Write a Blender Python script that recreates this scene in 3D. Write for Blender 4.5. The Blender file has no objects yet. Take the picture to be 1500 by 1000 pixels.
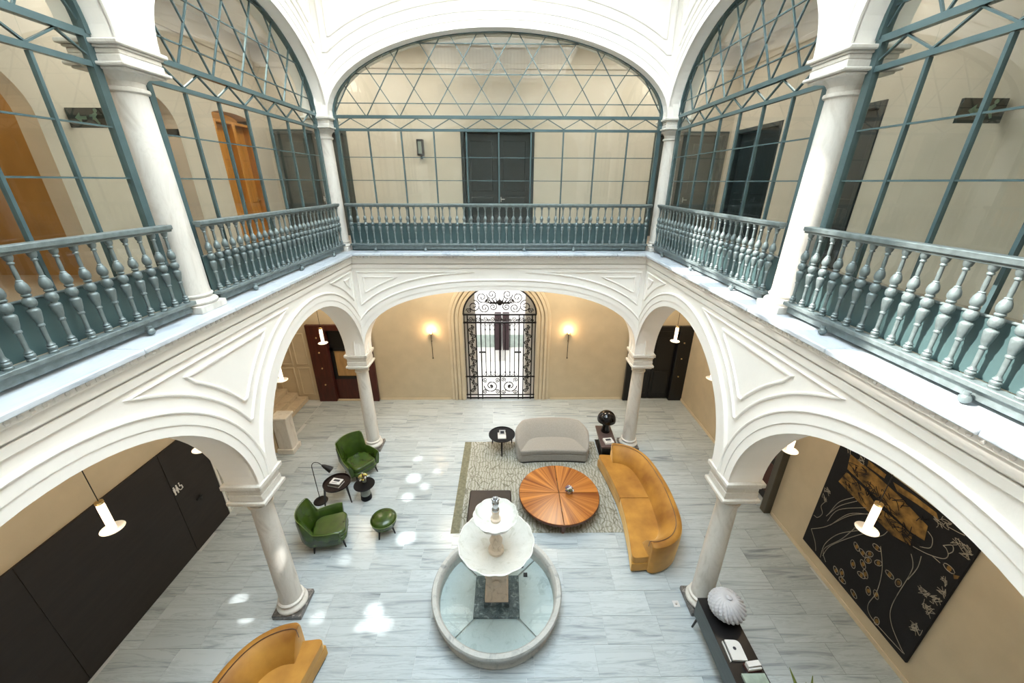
import bpy, bmesh, math, random
from mathutils import Vector, Matrix
random.seed(7)
S = bpy.context.scene
COL = S.collection
PI = math.pi
# ------------------------------------------------------------------ camera
def make_camera():
    p, y, r = 0.3935, 0.0122, 0.0038
    cy, sy, cp, sp = math.cos(y), math.sin(y), math.cos(p), math.sin(p)
    F = Vector((sy*cp, cy*cp, -sp)); R = Vector((cy, -sy, 0)); U = R.cross(F)
    R2 = R*math.cos(r) + U*math.sin(r); U2 = U*math.cos(r) - R*math.sin(r)
    cd = bpy.data.cameras.new('camera'); co = bpy.data.objects.new('camera', cd); COL.objects.link(co)
    m = Matrix((R2, U2, -F)).transposed().to_4x4(); m.translation = Vector((0.193, 0, 7.416))
    co.matrix_world = m
    cd.sensor_fit = 'HORIZONTAL'; cd.sensor_width = 36; cd.lens = 36*562.3/1500
    cd.clip_start = 0.05; cd.clip_end = 200
    S.camera = co
make_camera()
# ------------------------------------------------------------------ world, sun, exposure
W = bpy.data.worlds.new('world'); S.world = W; W.use_nodes = True
wn = W.node_tree.nodes['Background']; wn.inputs[0].default_value = (0.76, 0.90, 1.0, 1); wn.inputs[1].default_value = 7.0
S.view_settings.view_transform = 'Standard'; S.view_settings.look = 'None'
S.view_settings.exposure = 0.84; S.view_settings.gamma = 1; S.view_settings.use_curve_mapping = False
def lamp(name, kind, loc, energy, color=(1, 1, 1), **kw):
    l = bpy.data.lights.new(name, kind); l.energy = energy; l.color = color
    for k, v in kw.items():
        if hasattr(l, k): setattr(l, k, v)
    o = bpy.data.objects.new(name, l); COL.objects.link(o); o.location = loc
    return o
def aim(o, to):
    d = Vector(to) - o.location; o.rotation_euler = d.to_track_quat('-Z', 'Y').to_euler()
sun = lamp('sun', 'SUN', (0, 0, 25), 9.0, (1, .95, .88), angle=math.radians(1.0))
aim(sun, Vector((0, 0, 25)) + Vector((1, -.12, -1.0)))
WARM = (1, .76, .48)
# added fill lights brighten both gallery storeys: warm below, softer above
for x, y, e in ((-5.2, 2.6, 12), (-5.2, 6.2, 12), (5.2, 2.6, 10), (5.2, 6.2, 10), (-5.2, 10.9, 32), (5.2, 10.9, 32),
                (-1.9, 10.9, 46), (1.9, 10.9, 46)):
    a = lamp('gallery_light', 'AREA', (x, y, 5.25), e, (1, .85, .64), shape='DISK', size=.9)
for x, y, e in ((-5.3, 2.5, 34), (-5.3, 7.2, 36), (5.3, 2.5, 16), (5.3, 7.2, 22), (-4.5, 11.0, 40), (4.5, 11.0, 40), (-2.1, 10.5, 36), (2.1, 10.5, 36)):
    a = lamp('gallery_light', 'AREA', (x, y, 10.6), e, (1, .93, .82), shape='DISK', size=1.8)
# added spot lamps imitate sun glints reflected from the opposite upper panes
random.seed(5)
for tx, ty, size, e in ((-2.31, 4.72, 2.0, .75), (-2.22, 4.50, 1.7, .7), (-2.45, 4.45, 1.3, .5), (-4.97, 4.96, 1.4, 1), (-4.6, 4.64, 1.4, 0.9), (-3.31, 4.61, 1.5, 0.5), (-2.96, 10.32, 1.7, 0.6), (-3.39, 10.7, 1.3, 0.5), (-2.4, 10.46, 1.5, 0.6), (-2.45, 9.75, 2.0, 0.7), (-3.02, 9.69, 1.3, 0.5), (-2.36, 8.22, 2.2, 0.8), (-2.0, 7.91, 1.6, 0.6), (-2.36, 7.53, 1.8, 0.7), (-2.1, 6.31, 2.3, 0.9), (-1.77, 8.48, 1.4, 0.4), (-2.08, 4.48, 2.0, 0.6), (-3.27, 5.78, 1.4, 0.4), (-2.41, 9.0, 1.5, 0.5), (-2.7, 10.05, 1.2, 0.6), (-2.15, 9.45, 1.3, 0.6)):
    a = lamp('window_glint', 'SPOT', (2.5, ty+random.uniform(-.8, .8), 11.4), 7000*e, (1, .99, .96), spot_size=math.radians(size), spot_blend=.85, shadow_soft_size=.03)
    aim(a, (tx, ty, 0))

# ------------------------------------------------------------------ materials
MAT = {}
def mat(name, color, rough=.6, metal=0, noise=0, scale=6, bump=0, bscale=60, spec=.5, coat=0, sheen=0, stretch=None, emit=None, es=0, dark=None):
    if name in MAT: return MAT[name]
    m = bpy.data.materials.new(name); m.use_nodes = True; MAT[name] = m
    nt = m.node_tree; b = nt.nodes['Principled BSDF']
    b.inputs['Base Color'].default_value = (*color, 1); b.inputs['Roughness'].default_value = rough
    b.inputs['Metallic'].default_value = metal; b.inputs['Specular IOR Level'].default_value = spec
    b.inputs['Coat Weight'].default_value = coat; b.inputs['Sheen Weight'].default_value = sheen
    if emit: b.inputs['Emission Color'].default_value = (*emit, 1); b.inputs['Emission Strength'].default_value = es
    tc = nt.nodes.new('ShaderNodeTexCoord')
    vec = tc.outputs['Object']
    if stretch:
        mp = nt.nodes.new('ShaderNodeMapping'); mp.inputs['Scale'].default_value = stretch
        nt.links.new(vec, mp.inputs[0]); vec = mp.outputs[0]
    if noise:
        n = nt.nodes.new('ShaderNodeTexNoise'); n.inputs['Scale'].default_value = scale; n.inputs['Detail'].default_value = 5
        nt.links.new(vec, n.inputs['Vector'])
        r = nt.nodes.new('ShaderNodeValToRGB'); r.color_ramp.elements[0].position = .3; r.color_ramp.elements[1].position = .7
        lo = dark if dark else tuple(c*(1-noise) for c in color)
        r.color_ramp.elements[0].color = (*lo, 1); r.color_ramp.elements[1].color = (*color, 1)
        nt.links.new(n.outputs[0], r.inputs[0]); nt.links.new(r.outputs[0], b.inputs['Base Color'])
    if bump:
        n2 = nt.nodes.new('ShaderNodeTexNoise'); n2.inputs['Scale'].default_value = bscale; n2.inputs['Detail'].default_value = 3
        nt.links.new(vec, n2.inputs['Vector'])
        bp = nt.nodes.new('ShaderNodeBump'); bp.inputs['Strength'].default_value = bump; bp.inputs['Distance'].default_value = .01
        nt.links.new(n2.outputs[0], bp.inputs['Height']); nt.links.new(bp.outputs[0], b.inputs['Normal'])
    return m
def marble(name, base, vein, rough=.25, scale=(1, 1, 1), vscale=2.0, amount=.5, rnd=False, tint=.0):
    m = bpy.data.materials.new(name); m.use_nodes = True; MAT[name] = m
    nt = m.node_tree; L = nt.links.new; b = nt.nodes['Principled BSDF']; b.inputs['Roughness'].default_value = rough
    tc = nt.nodes.new('ShaderNodeTexCoord'); vec = tc.outputs['Object']
    oi = nt.nodes.new('ShaderNodeObjectInfo')
    mp = nt.nodes.new('ShaderNodeMapping'); mp.inputs['Scale'].default_value = scale
    if rnd:
        ad = nt.nodes.new('ShaderNodeVectorMath'); ad.operation = 'SCALE'; ad.inputs[0].default_value = (37, 53, 29)
        L(oi.outputs['Random'], ad.inputs['Scale'])
        av = nt.nodes.new('ShaderNodeVectorMath'); av.operation = 'ADD'; L(vec, av.inputs[0]); L(ad.outputs[0], av.inputs[1]); vec = av.outputs[0]
    L(vec, mp.inputs[0])
    n = nt.nodes.new('ShaderNodeTexNoise'); n.inputs['Scale'].default_value = vscale; n.inputs['Detail'].default_value = 6
    n.inputs['Roughness'].default_value = .62; n.inputs['Distortion'].default_value = 1.1
    L(mp.outputs[0], n.inputs['Vector'])
    r = nt.nodes.new('ShaderNodeValToRGB'); e = r.color_ramp.elements
    e[0].position = .30; e[0].color = (*vein, 1); e[1].position = .62; e[1].color = (*base, 1)
    k = e.new(.44); k.color = tuple(base[i]*(1-amount*.45) + vein[i]*amount*.45 for i in range(3)) + (1,)
    k = e.new(.50); k.color = (*base, 1)
    k = e.new(.535); k.color = tuple(base[i]*(1-amount*.6) + vein[i]*amount*.6 for i in range(3)) + (1,)
    k = e.new(.56); k.color = (*base, 1)
    L(n.outputs[0], r.inputs[0]); out = r.outputs[0]
    if rnd:
        mr = nt.nodes.new('ShaderNodeMapRange'); mr.inputs['To Min'].default_value = 1-tint; mr.inputs['To Max'].default_value = 1.0
        L(oi.outputs['Random'], mr.inputs['Value'])
        mx = nt.nodes.new('ShaderNodeVectorMath'); mx.operation = 'SCALE'; L(out, mx.inputs[0]); L(mr.outputs[0], mx.inputs['Scale']); out = mx.outputs[0]
    L(out, b.inputs['Base Color'])
    return m
def glass_mat():
    m = bpy.data.materials.new('window_glass'); m.use_nodes = True; MAT['glass'] = m
    nt = m.node_tree; nt.nodes.clear(); L = nt.links.new
    o = nt.nodes.new('ShaderNodeOutputMaterial'); mx = nt.nodes.new('ShaderNodeMixShader')
    t = nt.nodes.new('ShaderNodeBsdfTransparent'); t.inputs[0].default_value = (.93, .96, .95, 1)
    g = nt.nodes.new('ShaderNodeBsdfGlossy'); g.inputs['Roughness'].default_value = .01
    f = nt.nodes.new('ShaderNodeFresnel'); f.inputs['IOR'].default_value = 1.7
    ge = nt.nodes.new('ShaderNodeNewGeometry'); iv = nt.nodes.new('ShaderNodeMath'); iv.operation = 'SUBTRACT'; iv.inputs[0].default_value = 1; L(ge.outputs['Backfacing'], iv.inputs[1])
    mu = nt.nodes.new('ShaderNodeMath'); mu.operation = 'MULTIPLY'; L(f.outputs[0], mu.inputs[0]); L(iv.outputs[0], mu.inputs[1])   # reflect once, at the outer face of the pane
    L(mu.outputs[0], mx.inputs[0]); L(t.outputs[0], mx.inputs[1]); L(g.outputs[0], mx.inputs[2]); L(mx.outputs[0], o.inputs[0])
    return m
M_GLASS = glass_mat()
M_PLASTER = mat('cream_plaster', (.925, .885, .825), .75, noise=.05, scale=1.2, bump=.08, bscale=30)
M_WALL = mat('ochre_wall', (.60, .50, .345), .7, noise=.10, scale=2.5, bump=.1, bscale=40)
M_UPWALL = mat('greige_wall', (.64, .57, .475), .7, noise=.08, scale=2.0)
M_CEIL = mat('gallery_ceiling', (.72, .68, .60), .8, noise=.05)
M_TILE = marble('floor_marble', (.50, .555, .57), (.25, .285, .305), .22, (.33, 4.2, 3), 1.8, .62, True, .12)
M_GROUT = mat('floor_grout', (.50, .53, .53), .6)
M_LEDGE = marble('ledge_marble', (.60, .64, .68), (.38, .43, .49), .3, (2.5, .6, 2.5), 1.6, .4, True, .05)
M_COLUMN = marble('column_marble', (.68, .645, .585), (.50, .46, .40), .4, (2.2, 2.2, .7), 1.8, .45)
M_PLINTH = marble('dark_veined_marble', (.085, .078, .072), (.46, .42, .38), .3, (3, 3, 6), 2.5, .6)
M_IRON = mat('green_grey_iron', (.20, .245, .245), .42, metal=.3, noise=.35, scale=14, bump=.15, bscale=90)
M_PANEL = mat('green_sheet_metal', (.08, .14, .143), .40, metal=.2, noise=.25, scale=3)
M_FRAME = mat('teal_window_frame', (.10, .16, .17), .26, metal=.35, noise=.15, scale=8)
M_DKTEAL = mat('dark_teal_door', (.010, .022, .028), .4, noise=.2, scale=3)
M_GREYDOOR = mat('grey_green_door', (.060, .072, .066), .4, noise=.2, scale=3)
M_BLACK = mat('black_lacquer', (.006, .006, .007), .30, noise=.2, scale=5)
M_MATTE = mat('matte_black', (.006, .006, .007), .55, noise=.2, scale=6, spec=.15)
M_GLOSS = mat('glossy_black', (.004, .004, .005), .10, spec=.45)
M_BLKMET = mat('black_metal', (.012, .012, .014), .4, metal=.4, noise=.2, scale=9)
M_WROUGHT = mat('wrought_iron', (.012, .011, .012), .5, metal=.5, noise=.3, scale=20)
M_DKWOOD = mat('dark_brown_timber', (.020, .0145, .012), .6, noise=.35, scale=3, stretch=(1, .6, 5), bump=.1)
M_MAHOG = mat('red_mahogany', (.075, .014, .009), .35, noise=.45, scale=4, stretch=(4, 4, .6))
M_ORANGE = mat('honey_wood', (.62, .27, .05), .45, noise=.3, scale=3, stretch=(4, 4, .6))
M_WOODW = mat('light_wood', (.50, .30, .12), .5, noise=.3, scale=3, stretch=(4, 4, .6))
M_WHITE = mat('white_paint', (.86, .85, .82), .5, noise=.03)
M_BRASS = mat('brass', (.70, .52, .25), .3, metal=1, noise=.1)
M_STEEL = mat('brushed_steel', (.6, .6, .6), .3, metal=1, noise=.1)
M_VELVET = mat('mustard_velvet', (.52, .255, .036), .6, noise=.5, scale=1.7, sheen=1.0, bump=.15, bscale=9, dark=(.24, .090, .006))
M_VELVET.node_tree.nodes['Principled BSDF'].inputs['Sheen Tint'].default_value = (1, .72, .34, 1); M_VELVET.node_tree.nodes['Principled BSDF'].inputs['Sheen Roughness'].default_value = .35
M_VELPIPE = mat('mustard_piping', (.10, .035, .004), .55, noise=.2, sheen=.5)
M_GREYFAB = mat('warm_grey_fabric', (.30, .28, .25), .9, noise=.15, scale=30, sheen=.3, bump=.2, bscale=160)
M_GREEN = mat('green_leather', (.034, .072, .006), .26, noise=.45, scale=5, bump=.2, bscale=14, spec=.6)
M_GREENP = mat('green_piping', (.13, .19, .04), .35, noise=.2)
M_BRLEATH = mat('brown_leather', (.022, .013, .010), .38, noise=.3, scale=6, bump=.1)
M_TAUPE = mat('taupe_lacquer', (.10, .066, .062), .3, noise=.1)
M_PAPER = mat('paper', (.64, .63, .61), .7, noise=.05)
M_INK = mat('print_ink', (.03, .03, .04), .6, noise=.2)
M_CERAMIC = mat('white_ceramic', (.46, .46, .48), .35, noise=.04)
M_FSTONE = marble('fountain_stone', (.46, .46, .43), (.27, .28, .27), .5, (2, 2, 3), 2.2, .5)
M_FBOWL = marble('fountain_bowl', (.70, .70, .655), (.50, .50, .42), .4, (2, 2, 2), 2.0, .4)
M_FPINK = marble('pink_marble', (.66, .55, .43), (.42, .32, .23), .4, (3, 3, 2), 2.4, .5)
M_FDARK = marble('blue_dark_marble', (.055, .075, .085), (.30, .34, .36), .2, (3, 3, 3), 2.4, .6)
M_FFLOOR = marble('basin_floor_marble', (.47, .51, .51), (.34, .37, .37), .35, (2, 2, 2), 2.5, .4)
M_SILVER = mat('silvered_metal', (.55, .56, .58), .25, metal=.9, noise=.2)
M_LEAF = mat('leaf', (.20, .26, .05), .5, noise=.3)
M_YELLOW = mat('yellow_petals', (.60, .50, .08), .6, noise=.3)
M_PURPLE = mat('mauve_petals', (.22, .15, .22), .6, noise=.4)
M_STAIR = marble('stair_marble', (.60, .50, .36), (.38, .30, .20), .4, (1, 2, 3), 2.0, .5)
M_SMOKE = mat('smoked_glass', (.22, .25, .22), .1, spec=.8)
def glow(name, c, s):
    m = bpy.data.materials.new(name); m.use_nodes = True; b = m.node_tree.nodes['Principled BSDF']
    b.inputs['Base Color'].default_value = (*c, 1); b.inputs['Emission Color'].default_value = (*c, 1); b.inputs['Emission Strength'].default_value = s
    return m
M_GLOW = glow('candle_glow', (1, .80, .60), 1.3)
M_FLAME = glow('bulb_glow', (1, .75, .45), 14.0)
def rug_mat():
    m = bpy.data.materials.new('rug_wool'); m.use_nodes = True; nt = m.node_tree; L = nt.links.new
    b = nt.nodes['Principled BSDF']; b.inputs['Roughness'].default_value = .95
    tc = nt.nodes.new('ShaderNodeTexCoord')
    n = nt.nodes.new('ShaderNodeTexNoise'); n.inputs['Scale'].default_value = 1.4; n.inputs['Detail'].default_value = 2; L(tc.outputs['Object'], n.inputs[0])
    mx = nt.nodes.new('ShaderNodeMix'); mx.data_type = 'VECTOR'; mx.inputs[0].default_value = .28
    L(tc.outputs['Object'], mx.inputs[4]); L(n.outputs['Color'], mx.inputs[5])
    v = nt.nodes.new('ShaderNodeTexVoronoi'); v.feature = 'DISTANCE_TO_EDGE'; v.inputs['Scale'].default_value = 6; L(mx.outputs[1], v.inputs[0])
    w = nt.nodes.new('ShaderNodeTexWave'); w.inputs['Scale'].default_value = 4; w.inputs['Distortion'].default_value = 9; w.inputs['Detail'].default_value = 2; L(tc.outputs['Object'], w.inputs[0])
    r = nt.nodes.new('ShaderNodeValToRGB'); e = r.color_ramp.elements; e[0].position = .008; e[0].color = (.34, .32, .25, 1); e[1].position = .05; e[1].color = (1, 1, 1, 1); L(v.outputs[0], r.inputs[0])
    r2 = nt.nodes.new('ShaderNodeValToRGB'); e = r2.color_ramp.elements; e[0].color = (.27, .26, .20, 1); e[1].color = (.43, .42, .365, 1); L(w.outputs[0], r2.inputs[0])
    mm = nt.nodes.new('ShaderNodeMix'); mm.data_type = 'RGBA'; mm.blend_type = 'MULTIPLY'; mm.inputs[0].default_value = .75
    L(r2.outputs[0], mm.inputs[6]); L(r.outputs[0], mm.inputs[7]); L(mm.outputs[2], b.inputs['Base Color'])
    return m
def radial_wood():
    m = bpy.data.materials.new('radial_veneer'); m.use_nodes = True; nt = m.node_tree; L = nt.links.new
    b = nt.nodes['Principled BSDF']; b.inputs['Roughness'].default_value = .25
    tc = nt.nodes.new('ShaderNodeTexCoord'); s = nt.nodes.new('ShaderNodeSeparateXYZ'); L(tc.outputs['Object'], s.inputs[0])
    a = nt.nodes.new('ShaderNodeMath'); a.operation = 'ARCTAN2'; L(s.outputs[1], a.inputs[0]); L(s.outputs[0], a.inputs[1])
    n = nt.nodes.new('ShaderNodeTexNoise'); n.noise_dimensions = '1D'; n.inputs['Scale'].default_value = 3.2; n.inputs['Detail'].default_value = 6; n.inputs['Roughness'].default_value = .72; L(a.outputs[0], n.inputs['W'])
    r = nt.nodes.new('ShaderNodeValToRGB'); e = r.color_ramp.elements; e[0].position = .36; e[0].color = (.16, .036, .005, 1); e[1].position = .64; e[1].color = (.54, .205, .040, 1); L(n.outputs[0], r.inputs[0])
    L(r.outputs[0], b.inputs['Base Color']); return m
M_RUG = rug_mat(); M_RADIAL = radial_wood()
M_RUGB = mat('rug_border', (.24, .225, .145), .95, noise=.4, scale=14)
M_WALNUT = mat('walnut', (.13, .045, .020), .35, noise=.4, scale=5, stretch=(1, 1, .5))
M_ARTBLK = mat('black_textile', (.006, .007, .010), .9, noise=.4, scale=30)
M_ARTGOLD = mat('gold_textile', (.36, .20, .045), .8, noise=.92, scale=7)
M_ARTLINE = mat('pale_thread', (.36, .33, .27), .8, noise=.2)
M_CANVAS = mat('white_canvas', (.8, .78, .74), .9, noise=.05)

# ------------------------------------------------------------------ mesh helpers
class MB:
    def __init__(s): s.v = []; s.f = []
    def add(s, vs, fs):
        o = len(s.v); s.v += [tuple(v) for v in vs]; s.f += [tuple(i+o for i in f) for f in fs]; return s
    def box(s, x0, x1, y0, y1, z0, z1):
        return s.add([(x0,y0,z0),(x1,y0,z0),(x1,y1,z0),(x0,y1,z0),(x0,y0,z1),(x1,y0,z1),(x1,y1,z1),(x0,y1,z1)],
                     [(0,3,2,1),(4,5,6,7),(0,1,5,4),(1,2,6,5),(2,3,7,6),(3,0,4,7)])
    def prism(s, pts, z0, z1):
        n = len(pts)
        return s.add([(x,y,z0) for x,y in pts]+[(x,y,z1) for x,y in pts],
                     [tuple(range(n-1,-1,-1)), tuple(range(n,2*n))]+[(i,(i+1)%n,n+(i+1)%n,n+i) for i in range(n)])
    def lathe(s, prof, seg=24, c=(0,0,0), cap=True):
        n = len(prof); vs = []; fs = []
        for r, z in prof:
            for k in range(seg):
                a = 2*PI*k/seg; vs.append((c[0]+r*math.cos(a), c[1]+r*math.sin(a), c[2]+z))
        for i in range(n-1):
            for k in range(seg):
                k2 = (k+1)%seg; fs.append((i*seg+k, i*seg+k2, (i+1)*seg+k2, (i+1)*seg+k))
        if cap: fs.append(tuple(range(seg-1,-1,-1))); fs.append(tuple((n-1)*seg+k for k in range(seg)))
        return s.add(vs, fs)
    def tube(s, path, r, seg=6, closed=False):
        P = [Vector(p) for p in path]; n = len(P); vs = []; fs = []
        up = None
        for i in range(n):
            if closed: t = P[(i+1)%n]-P[i-1]
            else: t = P[min(i+1,n-1)]-P[max(i-1,0)]
            if t.length < 1e-9: t = Vector((0,0,1))
            t.normalize()
            if up is None: up = Vector((0,0,1)) if abs(t.z) < .9 else Vector((1,0,0))
            x = up.cross(t)
            if x.length < 1e-4: x = Vector((1,0,0)).cross(t)
            x.normalize(); y = t.cross(x); up = y.copy() if False else up
            rr = r[i] if isinstance(r, (list, tuple)) else r
            for k in range(seg):
                a = 2*PI*k/seg; vs.append(P[i]+x*(rr*math.cos(a))+y*(rr*math.sin(a)))
        m = n if closed else n-1
        for i in range(m):
            j = (i+1)%n
            for k in range(seg):
                k2 = (k+1)%seg; fs.append((i*seg+k, i*seg+k2, j*seg+k2, j*seg+k))
        if not closed: fs.append(tuple(range(seg-1,-1,-1))); fs.append(tuple((n-1)*seg+k for k in range(seg)))
        return s.add(vs, fs)
    def bar(s, a, b, w, d, nrm):
        """rectangular bar from a to b, w across (in plane), d deep along nrm"""
        a = Vector(a); b = Vector(b); t = (b-a).normalized(); nn = Vector(nrm).normalized(); x = t.cross(nn).normalized()
        q = []
        for p in (a, b):
            for i, j in ((-1,-1),(1,-1),(1,1),(-1,1)): q.append(p+x*(i*w/2)+nn*(j*d/2))
        return s.add(q, [(3,2,1,0),(4,5,6,7),(0,1,5,4),(1,2,6,5),(2,3,7,6),(3,0,4,7)])
    def sphere(s, c, r, seg=10, rings=6, sz=1):
        return s.lathe([(max(r*math.sin(PI*i/rings), 1e-4), -r*sz*math.cos(PI*i/rings)) for i in range(rings+1)], seg, c, False)
    def mapped(s, fn):
        s.v = [tuple(fn(*p)) for p in s.v]; return s
def link(name, mb, material, parent=None, loc=(0,0,0), bevel=0, smooth=True, rot=(0,0,0), seg=2):
    me = bpy.data.meshes.new(name); me.from_pydata(mb.v, [], mb.f)
    bm = bmesh.new(); bm.from_mesh(me); bmesh.ops.recalc_face_normals(bm, faces=bm.faces); bm.to_mesh(me); bm.free()
    me.materials.append(material)
    if smooth:
        me.polygons.foreach_set('use_smooth', [True]*len(me.polygons)); me.set_sharp_from_angle(angle=math.radians(38))
    o = bpy.data.objects.new(name, me); COL.objects.link(o); o.location = loc; o.rotation_euler = rot
    if parent: o.parent = parent
    if bevel:
        md = o.modifiers.new('bevel', 'BEVEL'); md.width = bevel; md.segments = seg; md.limit_method = 'ANGLE'; md.angle_limit = math.radians(40)
    return o
def tag(o, label=None, cat=None, group=None, kind=None):
    if label: o['label'] = label
    if cat: o['category'] = cat
    if group: o['group'] = group
    if kind: o['kind'] = kind
    return o
def thing(name, label, cat, loc=(0,0,0), rz=0, group=None):
    o = bpy.data.objects.new(name, None); COL.objects.link(o); o.location = loc; o.rotation_euler = (0,0,rz); o.empty_display_size = .1
    return tag(o, label, cat, group)
def struct(name, mb=None, material=None, **kw):
    if mb is None:
        o = bpy.data.objects.new(name, None); COL.objects.link(o)
    else: o = link(name, mb, material, **kw)
    o['kind'] = 'structure'; return o
def dup(root, loc, rz=0, label=None):
    r = root.copy(); COL.objects.link(r); r.location = loc; r.rotation_euler = (0,0,rz)
    if label: r['label'] = label
    for ch in list(root.children):
        c = ch.copy(); COL.objects.link(c); c.parent = r
        for g in list(ch.children):
            d = g.copy(); COL.objects.link(d); d.parent = c
    return r
def instance(o, loc, rot=None, parent=None):
    c = o.copy(); COL.objects.link(c); c.location = loc
    if rot is not None: c.rotation_euler = rot
    if parent: c.parent = parent
    return c

# plane mappers: (u, z, d) -> world ; d = distance in front of the facade face, towards the court
HX, YB = 3.60, 9.33         # court faces: X = +-HX, Y = YB
def map_left(u, z, d): return (-HX + d, u, z)
def map_right(u, z, d): return (HX - d, u, z)
def map_back(u, z, d): return (u, YB - d, z)

# ------------------------------------------------------------------ courtyard dimensions
COLX, YF, YBK, YN = 3.85, 4.84, 9.58, 0.10
SIDE = [(2.47, 2.12), (7.21, 2.12)]      # arch centres / half spans on the sides
LO = dict(spring=3.16, top=5.83); UP = dict(spring=8.68, top=11.6)
def arch_curve(c, a, b, z0, n, N=40, off=0):
    pts = []
    for i in range(N+1):
        t = PI - PI*i/N
        cx, sx = math.cos(t), math.sin(t)
        e = 2.0/n
        x = math.copysign(abs(cx)**e, cx)*a; z = (abs(sx)**e)*b
        pts.append([x, z])
    if off:
        q = []
        for i, (x, z) in enumerate(pts):
            p0 = pts[max(i-1, 0)]; p1 = pts[min(i+1, N)]
            tx, tz = p1[0]-p0[0], p1[1]-p0[1]; l = math.hypot(tx, tz) or 1
            q.append([x - tz/l*off, z + tx/l*off])
        q[0][1] = 0; q[-1][1] = 0; pts = q
    return [(c+x, z0+z) for x, z in pts]
def arcade(name, mapper, u0, u1, arches, z0, z1, thick, material):
    """wall with arched openings, in (u,z), extruded from d=0 to d=-thick"""
    mb = MB()
    def quad(poly):  # poly in (u,z) -> front & back
        f = [mapper(u, z, 0) for u, z in poly]; b = [mapper(u, z, -thick) for u, z in poly]
        n = len(poly); mb.add(f+b, [tuple(range(n)), tuple(range(2*n-1, n-1, -1))])
    def edge(p, q):
        mb.add([mapper(*p, 0), mapper(*q, 0), mapper(*q, -thick), mapper(*p, -thick)], [(0,1,2,3)])
    u = u0
    for cv in arches:
        a0, a1 = cv[0][0], cv[-1][0]
        quad([(u, z0), (a0, z0), (a0, z1), (u, z1)]); edge((u, z0), (a0, z0))
        for i in range(len(cv)-1):
            p, q = cv[i], cv[i+1]
            if abs(p[0]-q[0]) > 1e-6: quad([p, q, (q[0], z1), (p[0], z1)])
            edge(p, q)
        u = a1
    quad([(u, z0), (u1, z0), (u1, z1), (u, z1)]); edge((u, z0), (u1, z0))
    edge((u0, z1), (u1, z1)); edge((u0, z0), (u0, z1)); edge((u1, z0), (u1, z1))
    return mb
def relief(mapper, path, half, depth, closed=False, d0=0, prof='round'):
    """raised moulding along a 2D (u,z) path on the facade"""
    n = len(path); vs = []; fs = []
    if prof == 'round': sec = [(-half, -.01), (-half, depth*.4), (-half*.5, depth*.9), (0, depth), (half*.5, depth*.9), (half, depth*.4), (half, -.01)]
    else: sec = [(-half, -.01), (-half, depth), (half, depth), (half, -.01)]
    k = len(sec)
    for i in range(n):
        if closed: a, b = path[i-1], path[(i+1) % n]; p = path[i]
        else: a, b = path[max(i-1, 0)], path[min(i+1, n-1)]; p = path[i]
        d1 = Vector((p[0]-a[0], p[1]-a[1])); d2 = Vector((b[0]-p[0], b[1]-p[1]))
        if d1.length < 1e-9: d1 = d2
        if d2.length < 1e-9: d2 = d1
        d1.normalize(); d2.normalize(); t = d1+d2
        if t.length < 1e-3: t = d1
        t.normalize(); nx = Vector((-t.y, t.x)); m = 1/max(.45, nx.dot(Vector((-d1.y, d1.x))))
        for s, h in sec: vs.append(mapper(p[0]+nx.x*s*m, p[1]+nx.y*s*m, d0+h))
    for i in range(n if closed else n-1):
        j = (i+1) % n
        for q in range(k-1): fs.append((i*k+q, i*k+q+1, j*k+q+1, j*k+q))
    mb = MB(); mb.add(vs, fs)
    if not closed: mb.f.append(tuple(range(k))); mb.f.append(tuple((n-1)*k+q for q in range(k-1, -1, -1)))
    return mb
def merge(*ms):
    o = MB()
    for m in ms: o.add(m.v, m.f)
    return o
def band_between(mapper, inner, outer, depth):
    """flat raised archivolt between two curves with equal point counts"""
    n = len(inner); mb = MB(); vs = []
    for i in range(n):
        vs += [mapper(*inner[i], -.02), mapper(*inner[i], depth), mapper(*outer[i], depth), mapper(*outer[i], -.02)]
    fs = []
    for i in range(n-1):
        for q in range(3): fs.append((i*4+q, i*4+q+1, i*4+q+5, i*4+q+4))
    fs += [(0,1,2,3), ((n-1)*4+3, (n-1)*4+2, (n-1)*4+1, (n-1)*4)]
    return mb.add(vs, fs)

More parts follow.
